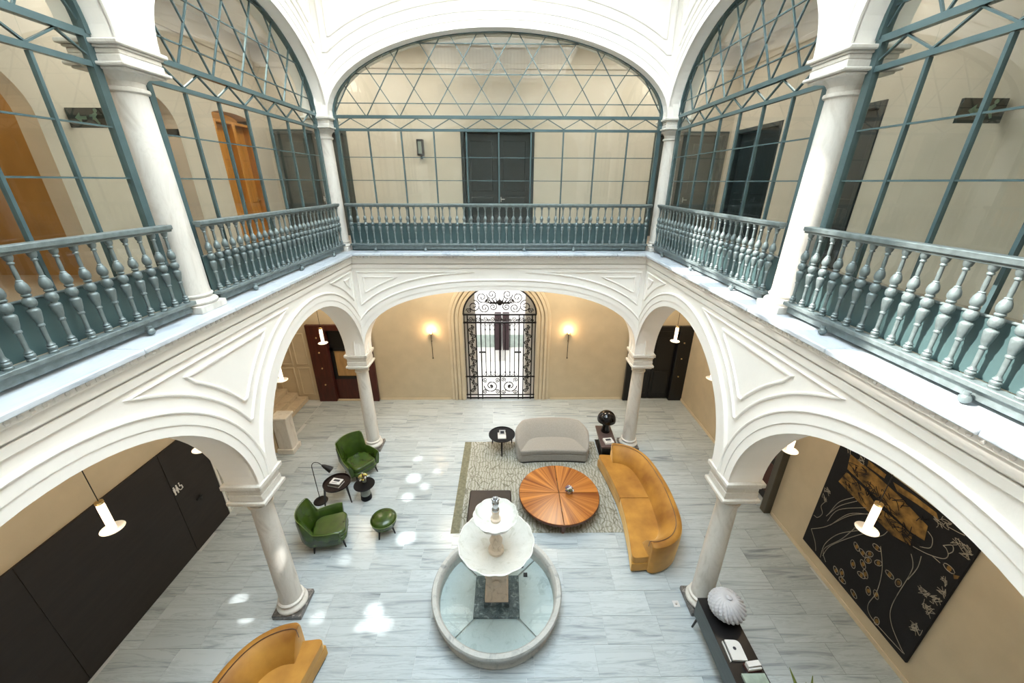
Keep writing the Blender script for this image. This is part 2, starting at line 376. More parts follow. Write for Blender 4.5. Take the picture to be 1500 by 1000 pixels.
def facade(tag_, mapper, u0, u1, arch_specs, zs, z0, z1, thick, corner_us, ptop):
    """arch_specs: (c, a, b, n). returns wall object with archivolt and spandrel mouldings as parts"""
    curves = [arch_curve(c, a, b, z0, n) for c, a, b, n in arch_specs]
    wall = struct('wall_' + tag_, arcade('w', mapper, u0, u1, curves, z0, z1, thick, M_PLASTER), M_PLASTER, smooth=True)
    offs = {}
    for (c, a, b, n), cv in zip(arch_specs, curves):
        o1 = arch_curve(c, a, b, z0, n, off=.125); o2 = arch_curve(c, a, b, z0, n, off=.27)
        link('archivolt', merge(band_between(mapper, cv, o1, .022), band_between(mapper, o1, o2, .034)), M_PLASTER, wall)
        link('arch_moulding', relief(mapper, o2, .028, .055), M_PLASTER, wall)
    # spandrel panels
    us = corner_us
    for i in range(len(us)-1 if False else 0): pass
    def panel(off, ztop, uleft, uright, la, ra):
        """la: arch on the left of the panel (or None -> vertical edge), ra likewise"""
        L = arch_curve(*la[:3], z0, la[3], N=80, off=off) if la else None
        R = arch_curve(*ra[:3], z0, ra[3], N=80, off=off) if ra else None
        left = [(u, z) for u, z in L if u > la[0] and z <= ztop] if L else []
        right = [(u, z) for u, z in R if u < ra[0] and z <= ztop] if R else []
        if L and R:
            left = [p for p in left if p[0] < (uleft+uright)/2-.005]; right = [p for p in right if p[0] > (uleft+uright)/2+.005]
        elif L: left = [p for p in left if p[0] < uright]
        else: right = [p for p in right if p[0] > uleft]
        left.sort(key=lambda p: -p[1]); right.sort(key=lambda p: p[1])
        path = []
        if L: path += [(left[0][0]-.0, ztop)] + left[1:]
        else: path += [(uleft, ztop), (uleft, right[0][1])]
        if R: path += right[:-1] + [(right[-1][0], ztop)]
        else: path += [(uright, left[-1][1]), (uright, ztop)]
        return path
    for ul, ur, la, ra in zs:
        for off, dz, ins in ((.47, 0, 0), (.63, .12, .13)):
            try: p = panel(off, ptop-dz, ul+ins if not la else ul, ur-ins if not ra else ur, la, ra)
            except IndexError: continue
            if len(p) > 4: link('spandrel_moulding', relief(mapper, p, .022, .03, True), M_PLASTER, wall)
    return wall
SA = [(c, a, 1.90, 2.0) for c, a in SIDE]
BA = [(0, 3.58, 1.76, 2.5)]
SU = [(c, a, 1.45, 2.0) for c, a in SIDE]
BU = [(0, 3.58, 1.54, 2.0)]
TH = .5
for nm, mp in (('courtyard_left', map_left), ('courtyard_right', map_right)):
    facade(nm, mp, -.6, YBK+.25, SA, [(-.55, .3, None, SA[0]), (4.59, 5.09, SA[0], SA[1]), (9.0, YB-.12, SA[1], None)], 3.16, 5.83, TH, [], 5.40)
    facade(nm+'_upper', mp, -.6, YBK+.25, SU, [(-.55, .3, None, SU[0]), (4.59, 5.09, SU[0], SU[1]), (9.0, YB-.12, SU[1], None)], 8.68, 11.9, TH, [], 11.1)
facade('courtyard_back', map_back, -4.1, 4.1, BA, [(-HX+.12, -2, None, BA[0]), (2, HX-.12, BA[0], None)], 3.16, 5.83, TH, [], 5.38)
facade('courtyard_back_upper', map_back, -4.1, 4.1, BU, [(-HX+.12, -2, None, BU[0]), (2, HX-.12, BU[0], None)], 8.68, 11.9, TH, [], 11.1)
map_front = lambda u, z, d: (u, -.75 + d, z)
facade('courtyard_front', map_front, -4.1, 4.1, BA, [(-HX+.12, -2, None, BA[0]), (2, HX-.12, BA[0], None)], 3.16, 5.83, TH, [], 5.38)
facade('courtyard_front_upper', map_front, -4.1, 4.1, BU, [(-HX+.12, -2, None, BU[0]), (2, HX-.12, BU[0], None)], 8.68, 11.9, TH, [], 11.1)
# lower piers outside the view carry the near ends of the side arcades
for s, nm in ((-1, 'left'), (1, 'right')):
    struct('wall_pier_'+nm, MB().box(min(s*3.6, s*4.1), max(s*3.6, s*4.1), -1.25, .33, 0, 3.16).box(min(s*3.6, s*4.1), max(s*3.6, s*4.1), -1.25, .33, 5.88, 8.68), M_PLASTER)
# ------------------------------------------------------------------ ledge and cornice
def court_ring(z0, z1, out, back=0.0, yback_out=None):
    """three boxes round the court standing `out` proud of the faces"""
    yo = out if yback_out is None else yback_out
    mb = MB()
    mb.box(-HX-back, -HX+out, -.6, YB+back, z0, z1); mb.box(HX-out, HX+back, -.6, YB+back, z0, z1)
    mb.box(-HX+out, HX-out, YB-yo, YB+back, z0, z1)
    return mb
struct('trim_1', merge(court_ring(5.72, 5.81, .10, 0, .13)), M_PLASTER, bevel=.012)
struct('trim_2', merge(court_ring(5.60, 5.72, .055, 0, .07)), M_PLASTER, bevel=.012)
struct('trim_3', merge(court_ring(5.48, 5.575, .03, 0, .035)), M_PLASTER, bevel=.01)
struct('trim_6', merge(court_ring(11.2, 11.32, .03)), M_PLASTER, bevel=.01)
beads = MB()
for s in (-1, 1):
    y = -.3
    while y < 9.1:
        beads.sphere((s*(HX-.10), y, 5.765), .026, 6, 4); y += .085
x = -3.4
while x < 3.42: beads.sphere((x, YB-.13, 5.765), .026, 6, 4); x += .085
o = struct('trim_4', beads, M_PLASTER)
ledge = struct('ledge')
ledge.name = 'trim_5'
def slabs(u0, u1, step, fn):
    u = u0
    while u < u1-.05:
        v = min(u+step, u1); fn(u+.003, v-.003); u = v
def slab_obj(x0, x1, y0, y1, z0, z1, rot=False):
    cx, cy = (x0+x1)/2, (y0+y1)/2
    link('ledge_slab', MB().box(x0-cx, x1-cx, y0-cy, y1-cy, -(z1-z0), 0), M_LEDGE, ledge, (cx, cy, z1), bevel=.012)
slabs(-.6, 9.06, 1.38, lambda a, b: slab_obj(-4.15, -3.42, a, b, 5.81, 5.87))
slabs(-.6, 9.06, 1.38, lambda a, b: slab_obj(3.42, 4.15, a, b, 5.81, 5.87))
slabs(-4.15, 4.15, 1.3833, lambda a, b: slab_obj(a, b, 9.06, 9.9, 5.81, 5.87))
# ------------------------------------------------------------------ columns
def column(loc, H0, neck, top, upper, label, group):
    """loc on the floor; heights absolute above loc: H0 base top, neck, top of impost"""
    t = thing('marble_column', label, 'column', loc, 0, group)
    h = .265
    if upper:
        link('plinth', MB().box(-.23, .23, -.23, .23, 0, .09), M_COLUMN, t, bevel=.008)
        zb = .09
    else:
        link('plinth', MB().box(-h, h, -h, h, 0, .10), M_PLINTH, t, bevel=.012)
        zb = .10
    B = H0-zb
    prof = [(.245, zb), (.262, zb+B*.12), (.265, zb+B*.28), (.250, zb+B*.42), (.225, zb+B*.48), (.205, zb+B*.60), (.212, zb+B*.72), (.226, zb+B*.80), (.226, zb+B*.90), (.205, zb+B*.98), (.195, H0)]
    if upper: prof = [(r*.93, z) for r, z in prof]
    link('base', MB().lathe(prof, 32), M_COLUMN, t)
    sh = [(.192, H0), (.186, H0+.06)]
    for i in range(1, 9):
        f = i/8; sh.append((.186 - .026*f**1.5, H0+.06+(neck-.05-H0-.06)*f))
    sh += [(.162, neck-.045), (.186, neck-.035), (.190, neck-.018), (.186, neck), (.164, neck+.008)]
    link('shaft', MB().lathe(sh, 32), M_COLUMN, t)
    c0 = neck+.008
    link('capital', MB().lathe([(.164, c0), (.166, c0+.05), (.176, c0+.06), (.182, c0+.075), (.215, c0+.11), (.245, c0+.125)], 32), M_COLUMN, t)
    a0 = c0+.12
    imp = MB()
    def sq(hw, za, zb_): imp.box(-hw, hw, -hw, hw, za, zb_)
    hh = top-a0
    sq(.262, a0, a0+hh*.10); sq(.300, a0+hh*.10, a0+hh*.24); sq(.262, a0+hh*.24, a0+hh*.52)
    sq(.255, a0+hh*.52, a0+hh*.72); sq(.275, a0+hh*.72, a0+hh*.82); sq(.305, a0+hh*.82, top)
    link('impost', imp, M_COLUMN, t, bevel=.012)
    return t
for x, y, nm in ((-COLX, YF, 'front left'), (COLX, YF, 'front right'), (-COLX, YBK, 'back left'), (COLX, YBK, 'back right')):
    wh = {'front left': 'behind the curved mustard sofa end', 'front right': 'beside the white ribbed vase', 'back left': 'behind the green armchair', 'back right': 'behind the mustard sofa and mushroom lamp'}[nm]
    column((x, y, 0), .30, 2.60, 3.16, False, 'white marble ground-floor column on dark veined plinth, '+wh, 'ground-floor arcade columns')
    wu = {'front left': 'between the two left-hand balustrades', 'front right': 'between the two right-hand balustrades, in a sun patch', 'back left': 'left end of the far balustrade', 'back right': 'right end of the far balustrade'}[nm]
    column((x, y, 5.87), .225, 2.44, 2.81, True, 'white marble upper-floor column at the '+wu, 'upper gallery columns')
# ------------------------------------------------------------------ floors, walls, ceilings
floor = struct('floor', MB().box(-10, 10, -3.9, 16.2, -.2, -.008), M_GROUT)
ROW = .475
rows = []
y = 4.6-ROW*5
while y < 12.29+.3: rows.append(y); y += ROW
random.seed(3)
for i, y0 in enumerate(rows):
    y1 = min(y0+ROW, 12.29)
    if y1-y0 < .05: continue
    x = -6.55 - random.random()
    while x < 6.55:
        ln = random.choice((.9, 1.0, 1.05, 1.1))
        a, b = max(x, -6.55), min(x+ln, 6.55)
        x += ln
        if b-a < .12: continue
        cx, cy = (a+b)/2, (y0+y1)/2
        dx, dy = (b-a)/2-.0035, (y1-y0)/2-.0035
        link('marble_tile', MB().box(-dx, dx, -dy, dy, -.02, random.uniform(-.0012, 0)), M_TILE, floor, (cx, cy, 0), smooth=False)
# side room beyond the left opening
mb = MB()
for i in range(3):
    for j in range(10):
        mb.box(-9.95+i*1.13, -9.95+i*1.13+1.12, 7.15+j*.475, 7.15+j*.475+.47, -.02, -.001)
link('side_room_paving', mb, M_TILE, floor, smooth=False)['kind'] = 'stuff'

WX, WY = 6.57, 12.29
# ground floor back wall with the arched gate opening and two doors
def wall_panel_y(mb, x0, x1, z0, z1, y0=WY, t=.4): mb.box(x0, x1, y0, y0+t, z0, z1)
gate_arch = arch_curve(-.08, 1.26, 1.26, 3.10, 2.0, N=32)
wb = arcade('w', lambda u, z, d: (u, WY-d, z), -4.50, 4.42, [gate_arch], 3.10, 5.6, .4, M_WALL)
wall_panel_y(wb, -4.50, -1.34, 0, 3.10); wall_panel_y(wb, 1.18, 4.42, 0, 3.10)
wall_panel_y(wb, -6.65, -4.50, 2.95, 5.6); wall_panel_y(wb, 4.42, 6.75, 2.90, 5.6)
wall_panel_y(wb, -9.9, -6.65, 0, 5.6); wall_panel_y(wb, 6.60, 6.75, 0, 2.90)
wback = struct('wall_back', wb, M_WALL)
# stepped stone surround of the gate
def gate_path(off): return [(-.08-1.26-off, 0)] + [(-.08+(1.26+off)*math.cos(PI-PI*i/32), 3.10+(1.26+off)*math.sin(PI-PI*i/32)) for i in range(33)] + [(-.08+1.26+off, 0)]
fm = lambda u, z, d: (u, WY-d, z)
M_SURR = mat('stone_surround', (.68, .58, .42), .6, noise=.1, scale=3)
for off, hw, dp in ((.06, .06, .05), (.20, .05, .035), (.33, .045, .06), (.44, .05, .02)):
    link('gate_surround', relief(fm, gate_path(off), hw, dp, prof='flat'), M_SURR, wback, bevel=.01)
# carved panels on the wall left of the red door
for z0, z1 in ((.25, 1.3), (1.45, 2.6)):
    for x0, x1 in ((-7.25, -6.85), (-7.95, -7.4)):
        link('wall_panel', relief(fm, [(x0, z0), (x1, z0), (x1, z1), (x0, z1)], .03, .03, True), M_WALL, wback)
# left ground floor wall : solid to y 7.08, opening 7.08-9.25, stub, stairs opening
wl = MB().box(-WX-.3, -WX, -3.6, 7.08, 0, 5.6).box(-WX-.3, -WX, 7.08, 9.3, 3.2, 5.6).box(-WX-.3, -WX, 9.3, 9.62, 0, 5.6).box(-WX-.3, -WX, 9.62, WY, 3.6, 5.6)
struct('wall_left', wl, M_WALL)
struct('wall_left_side_room', MB().box(-10.1, -9.9, 6.9, WY, 0, 5.6).box(-9.9, -WX-.3, 6.9, 7.08, 0, 5.6), M_WALL)
wr = MB().box(WX, WX+.3, -3.6, 6.95, 0, 5.6).box(WX, WX+.3, 8.25, WY+.4, 0, 5.6).box(WX, WX+.3, 6.95, 8.25, 2.6, 5.6)
struct('wall_right', wr, M_WALL)
for nm, x0, x1, ya, yb in (('left', -WX, -WX+.025, 7.0, 7.08),): pass
struct('baseboard_back', MB().box(-4.45, -1.9, WY-.02, WY, 0, .07).box(1.75, 4.4, WY-.02, WY, 0, .07), M_SURR)
struct('baseboard_right', MB().box(WX-.02, WX, -1, 6.9, 0, .09).box(WX-.02, WX, 8.3, WY, 0, .09), M_SURR)
# gallery slab between the storeys (a ring round the court) and upper ceilings
def ring_slab(z0, z1, inner_x=4.0, inner_y=9.75):
    return MB().box(-10, -inner_x, -3.6, WY+.4, z0, z1).box(inner_x, WX+.4, -3.6, WY+.4, z0, z1).box(-inner_x, inner_x, inner_y, WY+.4, z0, z1).box(-inner_x, inner_x, -3.6, -1.0, z0, z1)
struct('ceiling', ring_slab(5.45, 5.80), M_CEIL)
M_UFLOOR = mat('gallery_floor', (.45, .38, .30), .35, noise=.2, scale=2)
struct('floor_gallery', ring_slab(5.80, 5.85, 4.2, 9.92), M_UFLOOR)
struct('ceiling_gallery', ring_slab(10.75, 11.0, 4.05, 9.78), M_CEIL)
# upper gallery walls
z0u, z1u = 5.85, 10.8
ub = MB()
def wy(x0, x1, z0, z1): ub.box(x0, x1, WY, WY+.3, z0, z1)
wy(-6.87, -6.48, z0u, z1u); wy(-6.48, -4.35, 8.76, z1u); wy(-4.35, -1.14, z0u, z1u); wy(-1.14, .96, 8.80, z1u)
wy(.96, 4.38, z0u, z1u); wy(4.38, 6.50, 8.76, z1u); wy(6.50, 6.87, z0u, z1u)
struct('wall_back_upper', ub, M_UPWALL)
lm = lambda u, z, d: (-WX+d, u, z)
wlu = arcade('w', lm, -3.6, WY, [arch_curve(4.85, 1.55, 1.0, 8.25, 2.0, 24), arch_curve(8.27, .76, .62, 8.40, 2.0, 24), arch_curve(10.85, .68, .10, 8.85, 2.0, 12)], 8.25, z1u, .3, M_UPWALL)
# jamb strips under the springing
for a, b in ((-3.6, 3.30), (6.40, 7.51), (9.03, 10.17), (11.53, WY)): wlu.box(-WX-.3, -WX, a, b, z0u, 8.25)
wlu.box(-WX-.3, -WX, 7.45, 7.51, 8.2, 8.45)
struct('wall_left_upper', wlu, M_UPWALL)
rm = MB()
def wxr(y0, y1, z0, z1): rm.box(WX, WX+.3, y0, y1, z0, z1)
wxr(-3.6, 7.41, z0u, z1u); wxr(7.41, 8.83, 8.72, z1u); wxr(8.83, 10.06, z0u, z1u); wxr(10.06, 12.0, 8.76, z1u); wxr(12.0, WY, z0u, z1u)
struct('wall_right_upper', rm, M_UPWALL)
M_WARMWALL = mat('golden_room_wall', (.46, .27, .09), .6, noise=.2, scale=2)
struct('wall_left_upper_rooms', MB().box(-10.1, -9.9, -3.6, WY, z0u, z1u).box(-9.9, -WX-.3, 6.9, 7.0, z0u, z1u).box(-9.9, -WX-.3, 9.5, 9.6, z0u, z1u).box(-9.9, -WX-.3, WY, WY+.2, z0u, z1u), M_WARMWALL)
for y in (3.6, 4.5, 5.4, 6.3, 7.6, 8.6, 10.3, 11.3): link('pilaster', MB().box(-9.9, -9.82, y-.14, y+.14, z0u, 9.6), M_ORANGE, bpy.data.objects['wall_left_upper_rooms'], bevel=.01)
for z in (6.75, 9.6): link('room_rail', MB().box(-9.9, -9.80, -3.5, 12.2, z, z+.1), M_WOODW, bpy.data.objects['wall_left_upper_rooms'], bevel=.01)
for y, e in ((4.6, 55), (8.2, 35), (10.9, 35)): lamp('room_light', 'POINT', (-8.3, y, 9.6), e, (1, .72, .38), shadow_soft_size=.3)
struct('trim_8', MB().box(-6.5, 6.5, WY-.05, WY, 10.2, 10.32).box(-WX, -WX+.05, -1, WY-.05, 10.2, 10.32).box(WX-.05, WX, -1, WY-.05, 10.2, 10.32), M_UPWALL, bevel=.015)
# wall behind the camera and end walls of the galleries
struct('wall_front', MB().box(-10, 7, -3.9, -3.6, 0, 10.8), M_UPWALL)
struct('wall_top_front', MB().box(-4.1, 4.1, -1.25, -.75, 11.9, 16.5), M_PLASTER)
# third-floor balcony slabs above the frame, added to shade the upper court walls
struct('trim_10', MB().box(-HX, -HX+1.0, -.75, YB, 11.62, 11.80).box(HX-1.0, HX, -.75, YB, 11.62, 11.80).box(-HX+1.0, HX-1.0, YB-1.0, YB, 11.62, 11.80), M_PLASTER, bevel=.02)
sun_mask = MB().box(-3.75, -HX, -.7, 18, 11.9, 12.90).box(-3.75, -HX, -.7, 4.70+.85, 14.35, 15.1).box(-3.75, -HX, 4.95+.85, 18, 14.35, 15.1).box(-3.75, -HX, -.7, 18, 15.1, 19.5)      # added unseen screen wall; its gaps shape the sun patches opposite
DY = .12*7.1
edges = [(-1.6, .6), (3.45, 4.15), (4.45, 4.70), (4.95, 5.35), (5.95, 6.35), (6.75, 6.95), (7.5, 7.75), (8.15, 16)]
for a, b in edges: sun_mask.box(-3.75, -HX, a+DY, b+DY, 12.90, 14.35)
struct('wall_top_left', sun_mask, M_PLASTER)
struct('wall_top_right', MB().box(HX, 4.1, -.7, 9.9, 11.9, 16.5), M_PLASTER)
struct('wall_top_back', MB().box(-4.1, 4.1, 9.4, 9.9, 11.9, 16.5), M_PLASTER)
struct('wall_outer', MB().box(-10.2, -2.25, 12.72, 12.9, 0, 5.8).box(2.15, 7.2, 12.72, 12.9, 0, 5.8).box(-7.2, 7.2, 12.72, 12.9, 5.8, 11).box(7.0, 7.2, -3.6, 12.72, 0, 11), M_DKWOOD)  # added unseen backing keeps sky from leaking round the doors
# third-floor terrace rail on the wall behind the camera (seen mirrored in the far glass)
ter = thing('terrace_balustrade', 'iron terrace rail on a corbelled stone ledge, mirrored in the far arched window', 'balustrade', (0, -.65, 11.5))
link('stone_ledge', MB().box(-HX+.05, HX-.05, -.1, .45, 0, .18).box(-HX+.05, HX-.05, -.1, .35, -.12, 0), M_PLASTER, ter, bevel=.02)
for i in range(6): link('corbel', MB().prism([(0, -.45), (.12, -.4), (.36, -.12), (.36, 0), (0, 0)], -.11, .11).mapped(lambda x, y, z: (z, x-.1, y-.12)), M_PLASTER, ter, (-3.0+i*1.2, 0, 0), bevel=.015)
link('rail', MB().box(-HX+.1, HX-.1, .33, .38, 1.1, 1.15).box(-HX+.1, HX-.1, .34, .37, .28, .31), M_BLKMET, ter)
rb = link('rail_bar', MB().lathe([(.011, .18), (.011, 1.1)], 6), M_BLKMET, ter, (-3.4, .355, 0))
for i in range(1, 48): instance(rb, (-3.4+i*.1447, .355, 0))
# ------------------------------------------------------------------ glazed screens
def clip_half(poly, a, b, c, keep):
    """keep side of a*x+b*y+c (keep=+1/-1)"""
    out = []; n = len(poly)
    for i in range(n):
        p, q = poly[i], poly[(i+1) % n]
        dp, dq = keep*(a*p[0]+b*p[1]+c), keep*(a*q[0]+b*q[1]+c)
        if dp >= 0: out.append(p)
        if (dp > 0 and dq < 0) or (dp < 0 and dq > 0):
            t = dp/(dp-dq); out.append((p[0]+(q[0]-p[0])*t, p[1]+(q[1]-p[1])*t))
    return out
def area(p): return abs(sum(p[i][0]*p[(i+1) % len(p)][1]-p[(i+1) % len(p)][0]*p[i][1] for i in range(len(p))))/2
def seg_in_poly(poly, a, b, c):
    """chord of line a x+b y+c=0 inside convex poly"""
    pts = []; n = len(poly)
    for i in range(n):
        p, q = poly[i], poly[(i+1) % n]; dp, dq = a*p[0]+b*p[1]+c, a*q[0]+b*q[1]+c
        if dp*dq < 0: t = dp/(dp-dq); pts.append((p[0]+(q[0]-p[0])*t, p[1]+(q[1]-p[1])*t))
    return pts[:2] if len(pts) >= 2 else None
def screen(idx, mapper, uc, a, npan, d, rise=1.45):
    """glazed screen centred on uc, half width a, glass plane at d behind the court face"""
    win = struct('window_%d' % idx)
    du = 2*a/npan; nrm = Vector(mapper(0, 0, 1))-Vector(mapper(0, 0, 0))
    P = lambda u, z, dd=0: Vector(mapper(u, z, d+dd))
    def bar(name, p, q, w, dp, dd=0): return link(name, MB().bar(P(*p, dd), P(*q, dd), w, dp, nrm), M_FRAME, win, smooth=False)
    zb, zt, zz = 6.10, 8.46, 8.71
    for s in (-1, 1): bar('jamb', (uc+s*(a-.035), 5.87), (uc+s*(a-.035), zz), .085, .07)
    bar('transom', (uc-a, zt), (uc+a, zt), .05, .06); bar('transom', (uc-a, zz), (uc+a, zz), .06, .075)
    bar('sill', (uc-a, 5.93), (uc+a, 5.93), .12, .08)
    for k in range(1, npan): bar('mullion', (uc-a+k*du, 5.98), (uc-a+k*du, zt-.03), .030, .042)
    for z in (7.92, 7.44, 6.90): bar('glazing_bar', (uc-a, z), (uc+a, z), .016, .03)
    # zigzag band
    for k in range(npan):
        u = uc-a+k*du; bar('brace', (u, zt+.03), (u+du/2, zz-.03), .016, .028); bar('brace', (u+du/2, zz-.03), (u+du, zt+.03), .016, .028)
    # arch head
    cv = arch_curve(uc, a, rise, zz, 2.0, 40)
    cvi = arch_curve(uc, a-.05, rise-.05, zz, 2.0, 40)
    mb = MB(); vs = []
    for (p, q) in zip(cv, cvi): vs += [P(*p, -.05), P(*p, .05), P(*q, .05), P(*q, -.05)]
    mb.add(vs, [(i*4+k, i*4+(k+1) % 4, (i+1)*4+(k+1) % 4, (i+1)*4+k) for i in range(40) for k in range(4)])
    link('arch_frame', mb, M_FRAME, win)
    poly = [p for p in cvi]
    lines = []
    H = .53
    for j in range(4): lines.append((0, 1, -(zz-.01+H/2+j*H)))
    sl = H/(du/2)
    for k in range(-npan-4, npan+5):
        u = uc-a+k*du+(0 if True else 0)
        lines.append((sl, -1, zz-sl*u)); lines.append((sl, 1, -zz-sl*u))
    cells = [poly]
    for (A, B, C) in lines:
        sg = seg_in_poly(poly, A, B, C)
        if sg and math.dist(*sg) > .08: bar('glazing_bar', sg[0], sg[1], .016, .026)
        new = []
        for c in cells:
            p = clip_half(c, A, B, C, 1); q = clip_half(c, A, B, C, -1)
            for x in (p, q):
                if len(x) > 2 and area(x) > 2e-4: new.append(x)
        cells = new
    for k in range(npan):
        u = uc-a+k*du
        for za, zb_ in ((5.98, 6.90), (6.90, 7.44), (7.44, 7.92), (7.92, zt)): cells.append([(u, za), (u+du, za), (u+du, zb_), (u, zb_)])
        cells.append([(u, zt), (u+du, zt), (u+du/2, zz)]); cells.append([(u, zt), (u+du/2, zz), (u, zz)]); cells.append([(u+du, zt), (u+du, zz), (u+du/2, zz)])
    for c in cells:
        cu = sum(p[0] for p in c)/len(c); cz = sum(p[1] for p in c)/len(c); ctr = P(cu, cz)
        n = len(c); mb = MB()
        f = [P(u, z, .003)-ctr for u, z in c]; b = [P(u, z, -.003)-ctr for u, z in c]
        mb.add(f+b, [tuple(range(n)), tuple(range(2*n-1, n-1, -1))]+[(i, n+i, n+(i+1) % n, (i+1) % n) for i in range(n)])
        link('pane', mb, M_GLASS, win, ctr, smooth=False, rot=[random.uniform(-1, 1)*.004 for _ in range(3)])
    return win
GD = -.26
screen(1, map_back, 0, 3.58, 10, GD, 1.54)
screen(2, map_left, 7.21, 2.12, 7, GD); screen(3, map_right, 7.21, 2.12, 7, GD)
screen(4, map_left, 2.47, 2.12, 7, GD); screen(5, map_right, 2.47, 2.12, 7, GD)
# ------------------------------------------------------------------ balustrades
bal_prof = [(.033, 0), (.035, .018), (.028, .026), (.034, .04), (.034, .055), (.024, .066), (.030, .078), (.020, .092), (.016, .11), (.018, .25), (.026, .258), (.026, .268), (.020, .278),
            (.030, .315), (.038, .365), (.041, .395), (.036, .408), (.023, .416), (.022, .428), (.036, .438), (.044, .462), (.043, .485), (.034, .506), (.021, .516), (.032, .526), (.033, .536), (.026, .544), (.040, .568), (.042, .592), (.036, .622),
            (.022, .65), (.024, .656), (.015, .665), (.017, .71), (.0145, .79), (.023, .796), (.023, .806), (.017, .814), (.027, .83), (.032, .85), (.032, .87)]
BALMESH = None
def balustrade(label, mapper, u0, u1, n, d):
    global BALMESH
    t = thing('balustrade', label, 'balustrade', mapper((u0+u1)/2, 5.87, d), 0, 'gallery balustrades')
    base = Vector(t.location); uc = (u0+u1)/2
    nrm = Vector(mapper(0, 0, 1))-Vector(mapper(0, 0, 0))
    P = lambda u, z, dd=0: Vector(mapper(u, z, d+dd))-base
    def bar(name, u0, u1, z, w, dp, dd=0, m=M_IRON, bv=.008): return link(name, MB().bar(P(u0, z, dd), P(u1, z, dd), w, dp, nrm), m, t, bevel=bv)
    bar('top_rail', u0, u1, 6.925, .05, .11); bar('under_rail', u0, u1, 6.89, .03, .07)
    bar('bottom_rail', u0, u1, 6.025, .045, .10); bar('base_channel', u0+.04, u1-.04, 5.955, .09, .05, -.02)
    bar('back_panel', u0+.02, u1-.02, 6.27, .45, .008, -.075, M_PANEL, 0); bar('panel_rail', u0+.02, u1-.02, 6.505, .022, .02, -.07)
    for i in range(n):
        u = u0+(i+.5)*(u1-u0)/n
        if BALMESH is None:
            b = link('baluster', MB().lathe([(r, z*.955) for r, z in bal_prof], 10), M_IRON, t, P(u, 6.047)); BALMESH = b
        else:
            b = BALMESH.copy(); COL.objects.link(b); b.parent = t; b.location = P(u, 6.047)
    m = max(2, int((u1-u0)/1.15))
    for i in range(m):
        u = u0+(i+.5)*(u1-u0)/m
        link('ball_foot', MB().sphere((0, 0, 0), .040, 12, 8).lathe([(.022, .0), (.022, .06)], 10), M_IRON, t, P(u, 5.915, .055))
    return t
BD = -.11
balustrade('grey-green iron balustrade across the far side, facing the viewer under the wide arched window', map_back, -3.56, 3.56, 43, BD)
balustrade('grey-green iron balustrade on the left, between the back left and front left columns', map_left, 5.06, 9.36, 27, BD)
balustrade('grey-green iron balustrade on the right, between the back right and front right columns', map_right, 5.06, 9.36, 27, BD)
balustrade('grey-green iron balustrade nearest on the left, in front of the golden rooms', map_left, .35, 4.62, 26, BD)
balustrade('sunlit iron balustrade nearest on the right, shadows on its green panel', map_right, .35, 4.62, 26, BD)
# ------------------------------------------------------------------ doors
def panel_door(name, mapper, u0, u1, z0, z1, leafs, m, recess=.12, frame=.10, panels=((.08, .40), (.46, .93)), handle=M_STEEL, fm_=None):
    d = struct(name)
    B = lambda u0, u1, z0, z1, d0, d1: MB().add([mapper(u, z, dd) for u, z, dd in ((u0,z0,d0),(u1,z0,d0),(u1,z1,d0),(u0,z1,d0),(u0,z0,d1),(u1,z0,d1),(u1,z1,d1),(u0,z1,d1))],
        [(0,3,2,1),(4,5,6,7),(0,1,5,4),(1,2,6,5),(2,3,7,6),(3,0,4,7)])
    fr = merge(B(u0, u0+frame, z0, z1, -recess-.05, .03), B(u1-frame, u1, z0, z1, -recess-.05, .03), B(u0+frame, u1-frame, z1-frame, z1, -recess-.05, .03))
    link('door_frame', fr, fm_ or m, d, bevel=.01)
    w = (u1-u0-2*frame)/leafs
    for i in range(leafs):
        a = u0+frame+i*w
        lf = link('door_leaf', B(a+.004, a+w-.004, z0+.01, z1-frame-.004, -recess-.04, -recess), m, d, bevel=.006)
        hh = z1-z0-frame
        for p0, p1 in panels:
            link('leaf_panel', merge(B(a+w*.16, a+w*.84, z0+hh*p0, z0+hh*p1, -recess-.01, -recess+.014)), m, lf, bevel=.012)
    link('door_stop', B(u0+frame, u1-frame, z0, z1-frame, -recess-.06, -recess-.042), m, d)  # added sheet closes the leaf gaps against light from outside
    c = u0+frame+w*(leafs-1)+(.07 if leafs > 1 else w-.09)
    link('door_handle', merge(B(c, c+.03, z0+1.0, z0+1.14, -recess, -recess+.02), B(c, c+.13, z0+1.06, z0+1.085, -recess+.02, -recess+.05)), handle, d, bevel=.005)
    return d
mbk = lambda u, z, d: (u, WY-d, z); mrt = lambda u, z, d: (WX-d, u, z); mlf = lambda u, z, d: (-WX+d, u, z)
panel_door('door_1', mbk, -1.14, .96, 5.86, 8.80, 2, M_DKTEAL)
panel_door('door_2', mbk, -6.48, -4.35, 5.86, 8.76, 2, M_GREYDOOR)
panel_door('door_3', mbk, 4.38, 6.50, 5.86, 8.76, 2, M_GREYDOOR)
panel_door('door_4', mrt, 10.06, 12.0, 5.86, 8.76, 2, M_DKTEAL)
panel_door('door_5', mrt, 7.41, 8.83, 5.86, 8.72, 2, M_DKTEAL)
# honey coloured shutters in the left upper openings
for i, (a, b) in enumerate(((7.52, 8.0), (10.17, 10.85), (10.85, 11.53))):
    panel_door('door_%d' % (6+i), lambda u, z, d: (-WX-.02+d, u, z), a, b, 6.0 if i == 0 else 5.86, 8.75 if i else 8.75, 1, M_ORANGE, .14, .06, ((.06, .30), (.36, .66), (.72, .95)), M_BRASS)
